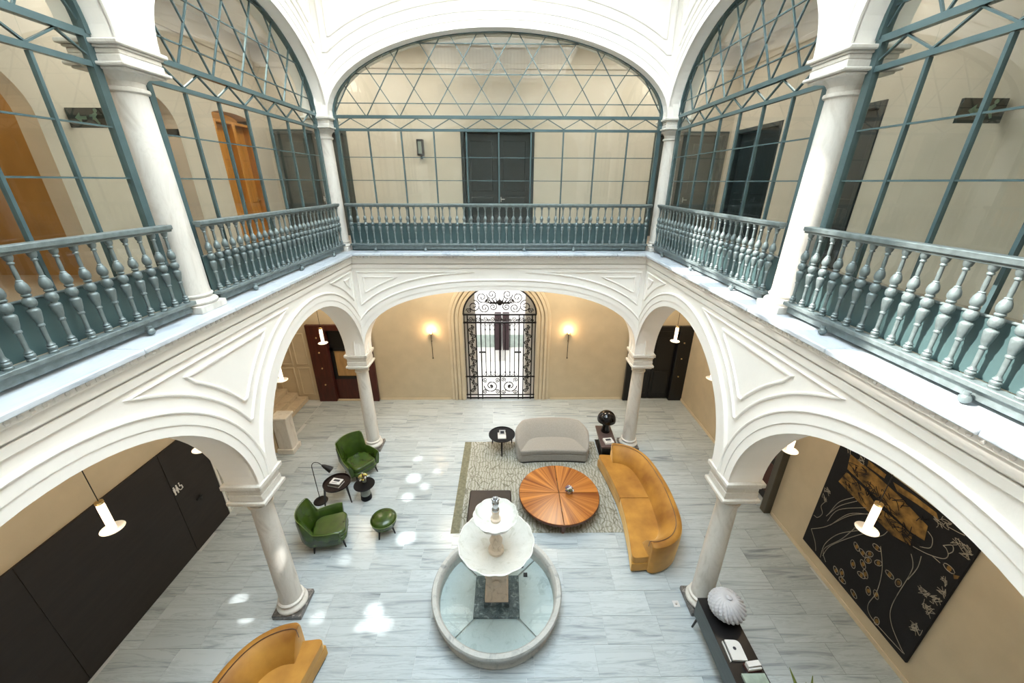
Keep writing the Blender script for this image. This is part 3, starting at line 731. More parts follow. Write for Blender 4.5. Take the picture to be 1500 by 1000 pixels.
# ground-floor doors
d9 = struct('door_9')       # red mahogany portal, left of the back wall
def by(x0, x1, z0, z1, y0, y1): return MB().box(x0, x1, y0, y1, z0, z1)
link('door_frame', merge(by(-6.65, -6.02, 0, 2.95, WY-.12, WY+.3), by(-4.95, -4.50, 0, 2.95, WY-.12, WY+.3), by(-6.02, -4.95, 2.75, 2.95, WY-.12, WY+.3)), M_MAHOG, d9, bevel=.015)
link('door_leaf', by(-6.02, -4.95, 0.03, .85, WY+.02, WY+.10), M_MAHOG, d9, bevel=.01)
link('inner_panel', by(-5.90, -4.98, .95, 1.95, WY+.05, WY+.12), M_WOODW, d9, bevel=.02)
link('panel_frame', merge(by(-6.02, -5.90, .85, 2.05, WY+.02, WY+.10), by(-5.90, -4.95, .85, .95, WY+.02, WY+.10), by(-6.02, -4.95, 1.95, 2.05, WY+.02, WY+.10)), M_BLACK, d9)
link('dark_glass', by(-6.02, -4.95, 2.05, 2.75, WY+.06, WY+.09), M_BLACK, d9)
link('threshold', by(-6.02, -4.95, 0, .03, WY-.08, WY+.3), M_STAIR, d9)
for z in (.7, 1.35, 1.95, 2.5): link('brass_stud', MB().sphere((-6.32, WY-.135, z), .03, 10, 6), M_BRASS, d9)
d10 = struct('door_10')     # near-black portal, right of the back wall
link('door_frame', merge(by(4.42, 4.62, 0, 2.90, WY-.12, WY+.3), by(6.10, 6.58, 0, 2.90, WY-.12, WY+.3), by(4.62, 6.10, 2.72, 2.90, WY-.12, WY+.3)), M_BLACK, d10, bevel=.015)
for x0, x1 in ((4.62, 5.36), (5.36, 6.10)):
    lf = link('door_leaf', by(x0+.004, x1-.004, .03, 2.70, WY+.03, WY+.09), M_BLACK, d10, bevel=.01)
    link('leaf_panel', by(x0+.10, x1-.10, .25, 1.15, WY+.0, WY+.04), M_BLACK, lf, bevel=.02)
    link('leaf_glass', by(x0+.10, x1-.10, 1.3, 2.45, WY+.02, WY+.04), M_ORANGE if x0 < 5 else M_BLACK, lf)
for z in (1.0, 1.7, 2.3): link('brass_stud', MB().sphere((6.30, WY-.135, z), .028, 10, 6), M_BRASS, d10)
d11 = struct('door_11')     # right wall, doorway with olive jamb; black leaf paints in its dark reddish interior
M_OLIVE = mat('olive_jamb', (.085, .075, .055), .45, noise=.2, scale=4)
def bx(x0, x1, y0, y1, z0, z1): return MB().box(x0, x1, y0, y1, z0, z1)
link('door_frame', merge(bx(WX-.16, WX+.28, 6.95, 7.12, 0, 2.6), bx(WX-.16, WX+.28, 8.08, 8.25, 0, 2.6), bx(WX-.16, WX+.28, 7.12, 8.08, 2.45, 2.6)), M_OLIVE, d11, bevel=.012)
lf = link('door_leaf', bx(WX+.12, WX+.18, 7.125, 8.075, .01, 2.44), M_BLACK, d11, bevel=.008)
link('leaf_panel', merge(bx(WX+.10, WX+.13, 7.28, 7.92, .25, 1.05), bx(WX+.10, WX+.13, 7.28, 7.92, 1.25, 2.25)), M_MAHOG, lf, bevel=.02)
# dark timber wall lining with the restroom door, left
lin = struct('trim_7')
for i in range(3):
    y0 = -1.2+i*2.45
    y1 = min(y0+2.45, 6.02)
    if y1 > y0: link('lining_board', bx(-WX, -WX+.04, y0+.002, y1-.002, 0, 2.55), M_DKWOOD, lin, bevel=.004)
link('white_edge', bx(-WX-.30, -WX+.05, 7.06, 7.12, 0, 2.60), M_WHITE, lin, bevel=.006)
d12 = struct('door_12')
lf = link('door_leaf', bx(-WX, -WX+.045, 6.024, 7.05, 0, 2.55), M_DKWOOD, d12, bevel=.004)
link('door_handle', merge(bx(-WX+.045, -WX+.06, 6.50, 6.545, .98, 1.10), bx(-WX+.06, -WX+.095, 6.40, 6.54, 1.055, 1.08)), M_BLACK, d12, bevel=.004)
# restroom pictograms : man, woman, wheelchair (flat white signs on the lining)
sg = thing('restroom_sign', 'small white restroom pictograms on the dark timber wall', 'sign', (-WX+.0455, 6.06, 1.62))
def disc(c, r, n=14): return MB().prism([(c[0]+r*math.cos(2*PI*i/n), c[1]+r*math.sin(2*PI*i/n)) for i in range(n)], 0, .006)
def flat(poly): return MB().prism(poly, 0, .006)
to_wall = lambda x, y, z: (z, x*.5, y*.5)
man = merge(disc((0, .20), .032), flat([(-.045, .155), (.045, .155), (.045, .0), (.028, .0), (.028, -.16), (-.028, -.16), (-.028, 0), (-.045, 0)]))
wom = merge(disc((.13, .20), .032), flat([(.10, .155), (.16, .155), (.195, -.03), (.165, -.03), (.155, -.16), (.105, -.16), (.095, -.03), (.065, -.03)]))
whl = merge(disc((.27, .20), .03), flat([(.255, .16), (.285, .16), (.29, .07), (.35, .07), (.35, .04), (.255, .04)]), flat([(.34, .05), (.37, .05), (.39, -.12), (.36, -.12)]),
            MB().prism([(.285+.085*math.cos(-PI*1.1+i*PI*1.35/12), -.05+.085*math.sin(-PI*1.1+i*PI*1.35/12)) for i in range(13)]+[(.285+.06*math.cos(-PI*1.1+i*PI*1.35/12), -.05+.06*math.sin(-PI*1.1+i*PI*1.35/12)) for i in range(12, -1, -1)], 0, .006))
for nm, m_ in (('man_pictogram', man), ('woman_pictogram', wom), ('wheelchair_pictogram', whl)): link(nm, m_.mapped(to_wall), M_WHITE, sg, smooth=False)
# ------------------------------------------------------------------ stairs at the back left
st = struct('trim_9')
for i in range(7):
    link('stair_step', bx(-7.1-i*.34-.36, -7.1-i*.34, 9.64, WY-.02, 0.0, .165*(i+1)), M_STAIR, st, bevel=.012)
nw = thing('stone_newel', 'pale stone newel block at the foot of the side stairs, back left', 'newel', (-6.32, 9.44, 0))
link('block', MB().box(-.20, .20, -.18, .18, 0, 1.15), M_COLUMN, nw, bevel=.02); link('foot', MB().box(-.24, .24, -.22, .22, 0, .16), M_COLUMN, nw, bevel=.015)
link('cap', MB().box(-.24, .24, -.22, .22, 1.15, 1.23), M_COLUMN, nw, bevel=.02)
lamp('stair_light', 'POINT', (-8.6, 8.4, 3.6), 24, WARM, shadow_soft_size=.3)
# ------------------------------------------------------------------ vestibule behind the gate
M_VWHITE = mat('vestibule_white', (.85, .84, .82), .5, noise=.04)
M_VFLOOR = mat('vestibule_floor', (.74, .74, .72), .3, noise=.05)
vs_ = struct('wall_vestibule', MB().box(-1.34, -.93, WY+.4, WY+.65, 0, 4.8).box(.80, 1.18, WY+.4, WY+.65, 0, 4.8).box(-2.2, -1.34, WY+.4, WY+.65, 0, 4.8).box(1.18, 2.1, WY+.4, WY+.65, 0, 4.8)
              .box(-2.2, -2.0, WY+.65, 15.6, 0, 4.8).box(1.9, 2.1, WY+.65, 15.6, 0, 4.8).box(-2.2, 2.1, 15.6, 15.8, 0, 4.8), M_VWHITE)
struct('ceiling_vestibule', MB().box(-2.2, 2.1, WY+.4, 15.8, 4.8, 5.0), M_VWHITE)
struct('floor_vestibule', MB().box(-2.2, 2.1, WY, 15.6, -.005, .02), M_VFLOOR)
lamp('vestibule_light', 'AREA', (-.05, 13.9, 4.7), 120, (1, 1, 1), size=2.4, size_y=2.0, shape='RECTANGLE')  # added area light stands in for daylight beyond the gate
sd = struct('door_13')
for x0, x1 in ((-1.35, -.20), (.08, 1.25)):
    lf = link('door_leaf', by(x0, x1, .02, 3.3, 15.50, 15.56), M_VWHITE, sd, bevel=.01)
    link('leaf_glass', by(x0+.15, x1-.15, .72, 1.3, 15.47, 15.50), mat('street_green', (.42, .50, .46), .3, noise=.3), lf)
    link('dark_stile', by(-.36 if x0 < 0 else -.02, -.08 if x0 < 0 else .26, .62, 2.35, 15.36, 15.46), mat('dark_plum', (.03, .012, .016), .5, noise=.3), lf, bevel=.02)
# ------------------------------------------------------------------ wrought iron gate
GY = 12.20
gate = thing('iron_gate', 'black wrought iron gate with scrolls and arched fanlight in the back wall', 'gate', (-.07, GY, 0))
def gbar(name, pts, r=.014, seg=6):
    r = [q*1.35 for q in r] if isinstance(r, (list, tuple)) else r*1.35
    return link(name, MB().tube([(x+.07, y-GY, z) for x, y, z in pts], r, seg), M_WROUGHT, gate)
def gb(name, x0, x1, z0, z1, t=.04): return link(name, MB().box(x0+.07, x1+.07, -t/2, t/2, z0, z1), M_WROUGHT, gate)
for z, h in ((.10, .05), (.24, .03), (.98, .035), (3.02, .05), (3.30, .05)): gb('gate_rail', -1.30, 1.16, z, z+h, .05)
for x in (-1.16, -.88, -.72, .58, .74, 1.02): gb('gate_stile', x-.02, x+.02, .08, 3.3)
gb('meeting_stile', -.095, -.045, .08, 3.05)
for x in (-.57, -.41, -.25, .11, .27, .43): gbar('gate_bar', [(x, GY, .98), (x, GY, 3.02)], .011)
for x in (-1.27, 1.13): gbar('gate_bar', [(x, GY, .10), (x, GY, 3.3)], .013)
def spiral(cx, cz, r0, turns, a0, sgn, n=26): return [(cx+r0*(1-.86*i/n)*math.cos(a0+sgn*2*PI*turns*i/n), GY, cz+r0*(1-.86*i/n)*math.sin(a0+sgn*2*PI*turns*i/n)) for i in range(n+1)]
def scroll(cx, cz, r, a0, sg_, w=.012): return gbar('gate_scroll', spiral(cx, cz, r, 1.6, a0, sg_), w)
for x, s in ((-.40, 1), (.26, -1)):
    scroll(x, .62, .26, PI/2*(1+s), s, .014)
    for dx, dz in ((-.22, .24), (.22, .24), (-.22, -.24), (.22, -.24)): scroll(x+dx, .62+dz, .09, math.atan2(-dz, -dx), s if dx*dz > 0 else -s, .011)
    link('leaf_boss', MB().sphere((x+.07, 0, .62), .05, 8, 6), M_WROUGHT, gate)
for xc in (-1.02, .88):                       # side scroll panels
    z = .42; s = 1
    while z < 2.95:
        scroll(xc-.045*s, z, .085, 0 if s > 0 else PI, s, .012); scroll(xc+.03*s, z+.11, .055, PI if s > 0 else 0, s, .010)
        link('leaf_boss', MB().sphere((xc+.07, 0, z+.16), .032, 8, 5), M_WROUGHT, gate); z += .235; s = -s
for i in range(9):                            # frieze band
    x = -1.05+i*.245; scroll(x, 3.17, .085, PI if i < 4.5 else 0, 1 if i < 4.5 else -1, .011)
    scroll(x+.11, 3.14, .05, 0, -1, .009)
for i in range(11):                           # spear heads and tracery above the lower rail, and under the frieze
    x = -.64+i*.114
    gbar('gate_scroll', [(x-.05, GY, 1.02), (x, GY, 1.12), (x+.05, GY, 1.02)], .008)
    gbar('gate_scroll', [(x-.05, GY, 3.0), (x, GY, 2.90), (x+.05, GY, 3.0)], .008)
for x in (-.57, -.41, -.25, .11, .27, .43):
    link('spear_head', MB().lathe([(.004, -.07), (.03, 0), (.004, .10)], 6, (x+.07, 0, 1.16)), M_WROUGHT, gate)
    link('spear_head', MB().lathe([(.004, -.10), (.028, 0), (.004, .05)], 6, (x+.07, 0, 2.80)), M_WROUGHT, gate)
for sgn, xb in ((1, -.80), (-1, .66)):        # lock boxes / hinges at mid height
    gb('hinge', min(xb, xb+sgn*.22), max(xb, xb+sgn*.22), 1.93, 1.97, .06)
arc = [(-.07+1.22*math.cos(PI*i/28), GY, 3.33+1.0*math.sin(PI*i/28)) for i in range(29)]
gbar('fanlight_arch', arc, .022, 6)
for sx in (-1, 1):
    for cx, cz, r, a0, sg_ in ((.86, 3.62, .21, PI/2, 1), (.50, 3.56, .17, 0, -1), (.58, 3.92, .20, PI, 1), (.22, 3.60, .14, PI/2, 1), (.26, 4.02, .17, 0, -1), (1.03, 3.46, .09, 0, 1), (.40, 3.78, .09, PI, -1)):
        gbar('gate_scroll', [(-.07+sx*(p[0]), p[1], p[2]) for p in spiral(cx, cz, r, 1.6, a0, sg_)], .013)
for i in range(9):
    a = PI*(.12+.095*i); gbar('fanlight_leaf', [(-.07+.30*math.cos(a), GY, 3.66+.10*math.sin(a)), (-.07+.48*math.cos(a), GY, 3.70+.24*math.sin(a))], [.022, .006], 6)
gb('crest', -.40, .26, 3.70, 3.76, .04); link('leaf_boss', MB().sphere((0, 0, 3.74), .10, 10, 6), M_WROUGHT, gate)
# ------------------------------------------------------------------ wall sconces and pendants
for x, w in ((-2.42, 'left'), (2.28, 'right')):
    t = thing('wall_sconce', 'slim brass candle sconce on the ochre back wall, %s of the gate' % w, 'wall lamp', (x, WY, 1.72), 0, 'sconces beside the gate')
    link('rod', MB().tube([(0, -.06, 0), (0, -.07, .45), (0, -.09, .92)], .010, 6), M_BLKMET, t)
    link('ball', MB().sphere((0, -.06, -.01), .025, 8, 6), M_BLKMET, t)
    link('bracket', MB().tube([(0, -.09, .62), (0, 0, .62)], .012, 6), M_BLKMET, t)
    link('drip_pan', MB().lathe([(.015, .90), (.055, .915), (.06, .93), (.02, .925)], 14, (0, -.09, 0)), M_BRASS, t)
    b = link('candle_bulb', MB().sphere((0, -.09, .975), .028, 8, 6, 1.7), M_FLAME, t)
    lamp('sconce_light', 'POINT', (x, WY-.16, 2.74), 9, (1, .62, .32), shadow_soft_size=.03)
def pendant(x, y, z, label):
    t = thing('pendant_lamp', label, 'pendant lamp', (x, y, z), 0, 'gallery pendants')
    link('saucer', MB().lathe([(.02, -.012), (.11, -.006), (.13, .010), (.135, .018), (.128, .018), (.105, .006), (.05, .004), (.03, .014)], 28), M_WHITE, t)
    link('candle_tube', MB().lathe([(.042, .008), (.044, .05), (.045, .40), (.042, .46)], 18), M_GLOW, t)
    link('top_cap', MB().lathe([(.047, .455), (.047, .49), (.02, .50)], 16), M_BRASS, t)
    link('cord', MB().tube([(0, 0, .495), (0, 0, 5.449-z)], .006, 5), M_BLKMET, t)
    lamp('pendant_light', 'POINT', (x+.0, y-.14, z+.30), 3.5, (1, .74, .45), shadow_soft_size=.05)
for x, y, z, lb in ((-5.2, 3.92, 3.02, 'white candle pendant with saucer hanging before the dark timber wall'),
                 (5.2, 3.89, 2.95, 'white candle pendant with saucer hanging before the black and gold textile'),
                 (-5.25, 10.5, 3.0, 'white candle pendant with saucer hanging by the red mahogany portal'),
                 (5.17, 10.5, 3.05, 'white candle pendant with saucer hanging by the near-black portal'),
                 (-5.2, 8.17, 3.02, 'white candle pendant showing only its saucer past the left rear arch'),
                 (5.2, 8.3, 2.97, 'white candle pendant showing only its saucer past the right rear arch'),
                 (5.2, 5.51, 3.02, 'white candle pendant peeping out beside the front right pier, by the olive door'),
                 (-5.2, 5.57, 3.05, 'white candle pendant peeping out beside the front left pier, over the dark wall')):
    pendant(x, y, z, lb)
# upper gallery fittings
t = thing('wall_lantern', 'small dark box lantern on the far upper wall left of the teal door', 'wall lamp', (-2.28, WY, 8.1))
link('case', MB().box(-.09, .09, -.16, 0, 0, .42), M_BLKMET, t, bevel=.01); link('lens', MB().box(-.05, .05, -.17, -.16, .05, .36), M_SMOKE, t); link('arm', MB().box(-.03, .03, -.02, .0, -.08, 0), M_BLKMET, t)
for x0, x1, y, z0, z1, lb in ((-6.56, -5.93, 6.85, 8.17, 8.44, 'dark glass exit sign on a bracket, left upper gallery'), (5.98, 6.56, 5.62, 8.14, 8.42, 'dark glass exit sign on a bracket, right upper gallery')):
    t = thing('exit_sign', lb, 'sign', ((x0+x1)/2, y, z0), 0, 'gallery exit signs')
    w = (x1-x0)/2
    link('plate', MB().box(-w, w, -.02, .02, 0, z1-z0), mat('sign_glass', (.012, .022, .018), .15, noise=.2), t, bevel=.004)
    h = z1-z0
    pic = merge(MB().add([(w*.35+a*.1, -.022, h*.5+b*.1) for a, b in ((-.9, -.6), (-.3, -.2), (.2, -.9), (.5, -.8), (.1, .1), (.5, .5), (.2, .8), (-.3, .5), (-.8, .4), (-.8, .1), (-.4, .15), (-.5, -.3))], [tuple(range(12))]),
                MB().lathe([(.001, -.003), (.028, -.003), (.028, .003), (.001, .003)], 10, (0, 0, 0)).mapped(lambda x, y, z: (x+w*.35+.03, z-.022, y+h*.86)))
    link('running_figure', pic, mat('sign_green', (.16, .26, .19), .5, noise=.1), t, smooth=False)
    arrow = MB().add([(-w*.35+a*.09, -.0215, h*.5+b*.09) for a, b in ((1, -.25), (1, .25), (0, .25), (0, .8), (-1, 0), (0, -.8), (0, -.25))], [tuple(range(7))])
    link('arrow', arrow, MAT['sign_green'], t, smooth=False)
# ------------------------------------------------------------------ textile hanging on the right wall
ART = {
'g1': [(5.68, 2.8), (5.13, 2.79), (4.7, 2.75), (4.21, 2.65), (4.16, 2.41), (4.37, 2.36), (4.83, 2.41), (5.18, 2.47), (5.63, 2.5)],
'g2': [(5.62, 2.44), (5.2, 2.41), (4.93, 2.31), (4.66, 2.34), (4.32, 2.33), (4.28, 2.16), (4.55, 2.07), (4.89, 2.09), (5.21, 2.11), (5.69, 2.15)],
'g3': [(5.35, 2.93), (5.01, 2.92), (5.01, 2.84), (5.33, 2.82)], 'g4': [(4.87, 2.89), (4.52, 2.93), (4.2, 2.93), (4.14, 2.86), (4.46, 2.84), (4.76, 2.8)],
'g6': [(3.7, 2.29), (3.64, 2.34), (3.64, 2.28), (3.67, 2.24)],
'l1': [(4.22, 2.05), (4.14, 1.93), (4.11, 1.74), (4.11, 1.01), (4.01, 0.72), (3.78, 0.53), (3.68, 0.48)],
'l2': [(4.1, 2.15), (4.07, 1.93), (4.1, 1.63)], 'l3': [(4.62, 1.73), (4.45, 1.39), (4.37, 0.95), (4.39, 0.58), (4.28, 0.44), (4.0, 0.44), (3.7, 0.47)],
'l4': [(5.83, 0.76), (5.57, 1.12), (5.27, 1.72), (4.98, 2.08)], 'l5': [(5.83, 0.76), (5.66, 0.6), (5.57, 0.44)], 'l6': [(5.65, 1.31), (5.5, 1.72), (5.25, 2.1)],
'l7': [(5.59, 1.24), (5.48, 1.65), (5.06, 2.14)], 'l8': [(5.51, 1.22), (5.28, 1.76), (4.94, 2.1)], 'l9': [(5.62, 1.4), (5.53, 1.79), (5.32, 2.12)],
'l10': [(5.44, 0.42), (5.46, 0.77), (5.3, 1.23), (4.98, 1.69)], 'l11': [(5.41, 0.5), (5.34, 0.88), (4.95, 1.63), (4.8, 1.75)], 'l12': [(5.31, 0.45), (5.44, 0.65), (5.22, 1.19), (5.1, 1.59)],
'l13': [(5.11, 1.61), (4.8, 1.75), (4.67, 1.92), (4.63, 2.06)], 'l14': [(4.25, 2.18), (4.05, 2.26), (3.88, 2.38), (3.85, 2.48), (3.9, 2.55), (3.95, 2.56)],
'l15': [(3.95, 2.56), (3.87, 2.66), (3.83, 2.59), (3.86, 2.5)], 'l16': [(4.18, 2.58), (4.09, 2.53), (4.06, 2.38), (4.17, 2.27)], 'l17': [(4.02, 2.86), (3.9, 2.89), (3.81, 2.92)],
'l18': [(3.99, 2.29), (3.88, 2.29)], 'l19': [(5.89, 1.08), (5.8, 1.11), (5.74, 1.28), (5.82, 1.4), (5.76, 1.59)]}
PET = [(4.94, 1.33), (4.87, 0.97), (4.71, 1.43), (4.66, 1.65), (4.73, 1.15), (4.68, 0.94), (4.54, 1.43), (4.69, 1.3), (4.33, 1.43), (4.18, 1.44), (4.48, 0.81), (4.36, 0.89), (5.08, 0.52), (4.97, 0.6), (4.65, 0.48), (4.91, 0.48), (4.81, 1.33), (3.77, 2.32), (4.18, 0.48), (4.63, 1.03)]
SCR = [(3.88, 1.66), (3.78, 1.7), (3.74, 1.52), (3.70, 1.47), (3.76, 1.01), (3.72, 1.06), (5.81, 1.61), (5.82, 1.79), (3.72, 2.09), (3.72, 1.93), (3.72, 1.73), (3.83, 2.74), (3.72, 2.68), (3.72, 2.79), (4.13, 2.81), (4.05, 2.87), (5.47, 2.86), (5.71, 2.86)]
art = thing('textile_hanging', 'large black textile hanging with gold patches and pale thread drawing on the right wall', 'wall hanging', (WX, 4.77, .36))
AX = WX-.045
link('cloth', MB().box(-.045, -.003, 3.62-4.77, 5.93-4.77, 0, 2.60), M_ARTBLK, art, bevel=.01)
def smooth_path(P, k=5):
    out = []
    n = len(P)
    for i in range(n-1):
        p0, p1, p2, p3 = P[max(i-1, 0)], P[i], P[i+1], P[min(i+2, n-1)]
        for j in range(k):
            t = j/k; out.append(tuple(.5*((2*b)+(-a+c)*t+(2*a-5*b+4*c-d)*t*t+(-a+3*b-3*c+d)*t**3) for a, b, c, d in zip(p0, p1, p2, p3)))
    out.append(P[-1]); return out
random.seed(11)
gold = MB(); dark = MB()
for k in ('g1', 'g2', 'g3', 'g4', 'g6'):
    P = ART[k]; n = len(P)
    gold = MB(); gold.add([(-.05, y-4.77, z-.36) for y, z in P]+[(-.044, y-4.77, z-.36) for y, z in P], [tuple(range(n)), tuple(range(2*n-1, n-1, -1))]+[(i, (i+1) % n, n+(i+1) % n, n+i) for i in range(n)]); link('gold_patch', gold, M_ARTGOLD, art, smooth=False)
for _ in range(46):
    y = random.uniform(4.25, 5.6); z = random.uniform(2.15, 2.72)
    P = [(y+random.uniform(-.12, .12), z+random.uniform(-.1, .1)) for _ in range(4)]
    dark.tube([(-.052, a-4.77, b-.36) for a, b in smooth_path(P, 4)], .006, 4)
link('black_stitching', dark, M_ARTBLK, art)['kind'] = 'stuff'
thr = MB()
for k, P in ART.items():
    if k[0] == 'l': thr.tube([(-.048, a-4.77, b-.36) for a, b in smooth_path(P, 6)], .0058, 4)
for y, z in PET:
    a0 = random.uniform(0, PI); P = [(-.048, y-4.77+.045*math.cos(a)*math.cos(a0)-.075*math.sin(a)*math.sin(a0), z-.36+.045*math.cos(a)*math.sin(a0)+.075*math.sin(a)*math.cos(a0)) for a in [2*PI*i/10 for i in range(10)]]
    thr.tube(P, .006, 4, True)
for y, z in SCR:
    for _ in range(5):
        P = [(y+random.uniform(-.08, .08), z+random.uniform(-.08, .08)) for _ in range(3)]
        thr.tube([(-.048, a-4.77, b-.36) for a, b in smooth_path(P, 4)], .0045, 4)
link('thread_drawing', thr, M_ARTLINE, art)['kind'] = 'stuff'
pt = MB()
for y, z in PET:
    c = [(-.046, y-4.77+.03*math.cos(2*PI*i/8), z-.36+.045*math.sin(2*PI*i/8)) for i in range(8)]; pt.add(c, [tuple(range(8))])
link('gold_petals', pt, M_ARTGOLD, art, smooth=False)['kind'] = 'stuff'
# ------------------------------------------------------------------ fountain
FC = (-.015, 4.90)
f = thing('fountain', 'white marble two-tier fountain standing in a round stone basin', 'fountain', (*FC, 0))
link('basin', MB().lathe([(1.13, 0), (1.15, .05), (1.12, .09), (1.11, .15), (1.15, .26), (1.18, .30), (1.205, .33), (1.21, .38), (1.195, .41), (1.125, .41), (1.10, .39), (1.085, .34), (1.07, .10), (1.06, .06)], 72), M_FSTONE, f)
for i in range(4):
    a0 = PI/4+i*PI/2+.012; a1 = PI/4+(i+1)*PI/2-.012; n = 14
    link('basin_floor_slab', MB().prism([(.05*math.cos((a0+a1)/2), .05*math.sin((a0+a1)/2))]+[(1.072*math.cos(a0+(a1-a0)*k/n), 1.072*math.sin(a0+(a1-a0)*k/n)) for k in range(n+1)], .05, .10), M_FFLOOR, f, smooth=False)
def water_mat():
    m = bpy.data.materials.new('water'); m.use_nodes = True; nt = m.node_tree; nt.nodes.clear(); L = nt.links.new
    o = nt.nodes.new('ShaderNodeOutputMaterial'); mx = nt.nodes.new('ShaderNodeMixShader'); t = nt.nodes.new('ShaderNodeBsdfTransparent'); t.inputs[0].default_value = (.90, .96, .96, 1)
    g = nt.nodes.new('ShaderNodeBsdfGlossy'); g.inputs['Roughness'].default_value = .02
    fr = nt.nodes.new('ShaderNodeFresnel'); fr.inputs['IOR'].default_value = 1.33
    n = nt.nodes.new('ShaderNodeTexNoise'); n.inputs['Scale'].default_value = 9; b = nt.nodes.new('ShaderNodeBump'); b.inputs['Strength'].default_value = .08
    L(n.outputs[0], b.inputs['Height']); L(b.outputs[0], g.inputs['Normal'])
    L(fr.outputs[0], mx.inputs[0]); L(t.outputs[0], mx.inputs[1]); L(g.outputs[0], mx.inputs[2]); L(mx.outputs[0], o.inputs[0]); return m
wt = MB(); wt.add([(1.074*math.cos(2*PI*i/48), 1.074*math.sin(2*PI*i/48), .27) for i in range(48)], [tuple(range(48))])
link('water', wt, water_mat(), f)
link('foot_slab', MB().box(-.42, .42, -.40, .40, .10, .155), M_FDARK, f, bevel=.008)
link('foot_step', MB().box(-.235, .235, -.235, .235, .155, .27), M_FDARK, f, bevel=.008)
ped = MB()
def sqring(prof):
    vs = []; fs = []
    for r, z in prof: vs += [(-r, -r, z), (r, -r, z), (r, r, z), (-r, r, z)]
    for i in range(len(prof)-1):
        for k in range(4): fs.append((i*4+k, i*4+(k+1) % 4, (i+1)*4+(k+1) % 4, (i+1)*4+k))
    fs += [(3, 2, 1, 0), tuple((len(prof)-1)*4+k for k in range(4))]
    return MB().add(vs, fs)
link('pedestal', sqring([(.215, .27), (.215, .36), (.200, .39), (.185, .62), (.180, .90), (.20, .94), (.205, 1.0), (.17, 1.04), (.16, 1.12)]), M_FPINK, f, bevel=.01)
for a in range(4):
    m_ = MB().lathe([(.001, 0), (.06, .004), (.075, .012), (.06, .026), (.03, .03), (.001, .034)], 14).mapped(lambda x, y, z: (x, -.188-z, y*1.2+.74))
    c, s = math.cos(a*PI/2), math.sin(a*PI/2)
    link('mask_relief', m_.mapped(lambda x, y, z: (x*c-y*s, x*s+y*c, z)), M_FPINK, f)
def scallop(prof, seg, lob, amp, z=0):
    vs = []; fs = []; n = len(prof)
    for r, zz in prof:
        for k in range(seg):
            a = 2*PI*k/seg; w = amp*min(1, r/max(q[0] for q in prof))
            rr = r*(1+w*(abs(math.cos(lob*a/2))-.6)); vs.append((rr*math.cos(a), rr*math.sin(a), zz+z))
    for i in range(n-1):
        for k in range(seg): fs.append((i*seg+k, i*seg+(k+1) % seg, (i+1)*seg+(k+1) % seg, (i+1)*seg+k))
    return MB().add(vs, fs)
big = [(.05, 1.12), (.12, 1.14), (.16, 1.18), (.30, 1.26), (.50, 1.40), (.62, 1.52), (.665, 1.585), (.67, 1.60), (.65, 1.605), (.60, 1.55), (.45, 1.44), (.25, 1.37), (.10, 1.345), (.05, 1.34)]
link('large_bowl', scallop([(r, z) for r, z in big], 96, 14, .03), M_FBOWL, f)
link('stem', MB().lathe([(.14, 1.34), (.14, 1.40), (.10, 1.43), (.085, 1.50), (.105, 1.56), (.115, 1.62), (.085, 1.68), (.075, 1.80), (.10, 1.84), (.10, 1.90)], 24), M_FPINK, f)
sm = [(.04, 1.88), (.10, 1.90), (.22, 1.98), (.33, 2.10), (.375, 2.19), (.38, 2.205), (.365, 2.21), (.32, 2.15), (.20, 2.09), (.08, 2.075), (.04, 2.075)]
link('small_bowl', scallop(sm, 72, 12, .04), M_FBOWL, f)
link('spout', MB().lathe([(.085, 2.07), (.09, 2.12), (.06, 2.14), (.055, 2.22), (.07, 2.28), (.05, 2.31), (.045, 2.34)], 20), M_FPINK, f)
fin = MB().lathe([(.06, 2.30), (.065, 2.33), (.045, 2.36), (.055, 2.42), (.062, 2.46), (.05, 2.49), (.06, 2.51), (.03, 2.545)], 18)
for i in range(6): a = i*PI/3; fin.sphere((.045*math.cos(a), .045*math.sin(a), 2.53), .026, 8, 6)
fin.sphere((0, 0, 2.565), .03, 10, 6)
link('finial', fin, M_SILVER, f)
link('water_light', MB().box(.52, .60, .40, .48, .10, .125), M_BLKMET, f, bevel=.006); link('drain_cap', MB().lathe([(.03, .10), (.03, .118), (.02, .12)], 12, (.50, .62, 0)), M_BLKMET, f)
# ------------------------------------------------------------------ furniture helpers
def spline(P, k=8): return smooth_path(P, k)
def sweep_back(path, profile, wfun, zfun, cap=True, nose=None):
    """profile [(o,h)], o scaled by wfun(t), h -> zfun(t,h); path is the inner base line in plan, outward = left of travel when reversed"""
    n = len(path); k = len(profile); vs = []; fs = []
    for i, p in enumerate(path):
        a, b = path[max(i-1, 0)], path[min(i+1, n-1)]
        t = Vector((b[0]-a[0], b[1]-a[1])).normalized(); nx = Vector((-t.y, t.x)); s = i/(n-1)
        kk = 1
        if nose:
            e = min(s, 1-s)
            if e < nose: kk = max(.30, math.sqrt(max(0, 1-(1-e/nose)**2)))
        om = sum(q[0] for q in profile)/k
        for o, h in profile:
            o2 = om+(o-om)*kk
            vs.append((p[0]+nx.x*o2*wfun(s), p[1]+nx.y*o2*wfun(s), zfun(s, h)))
    for i in range(n-1):
        for q in range(k): fs.append((i*k+q, i*k+(q+1) % k, (i+1)*k+(q+1) % k, (i+1)*k+q))
    fs.append(tuple(range(k-1, -1, -1))); fs.append(tuple((n-1)*k+q for q in range(k)))
    return MB().add(vs, fs)
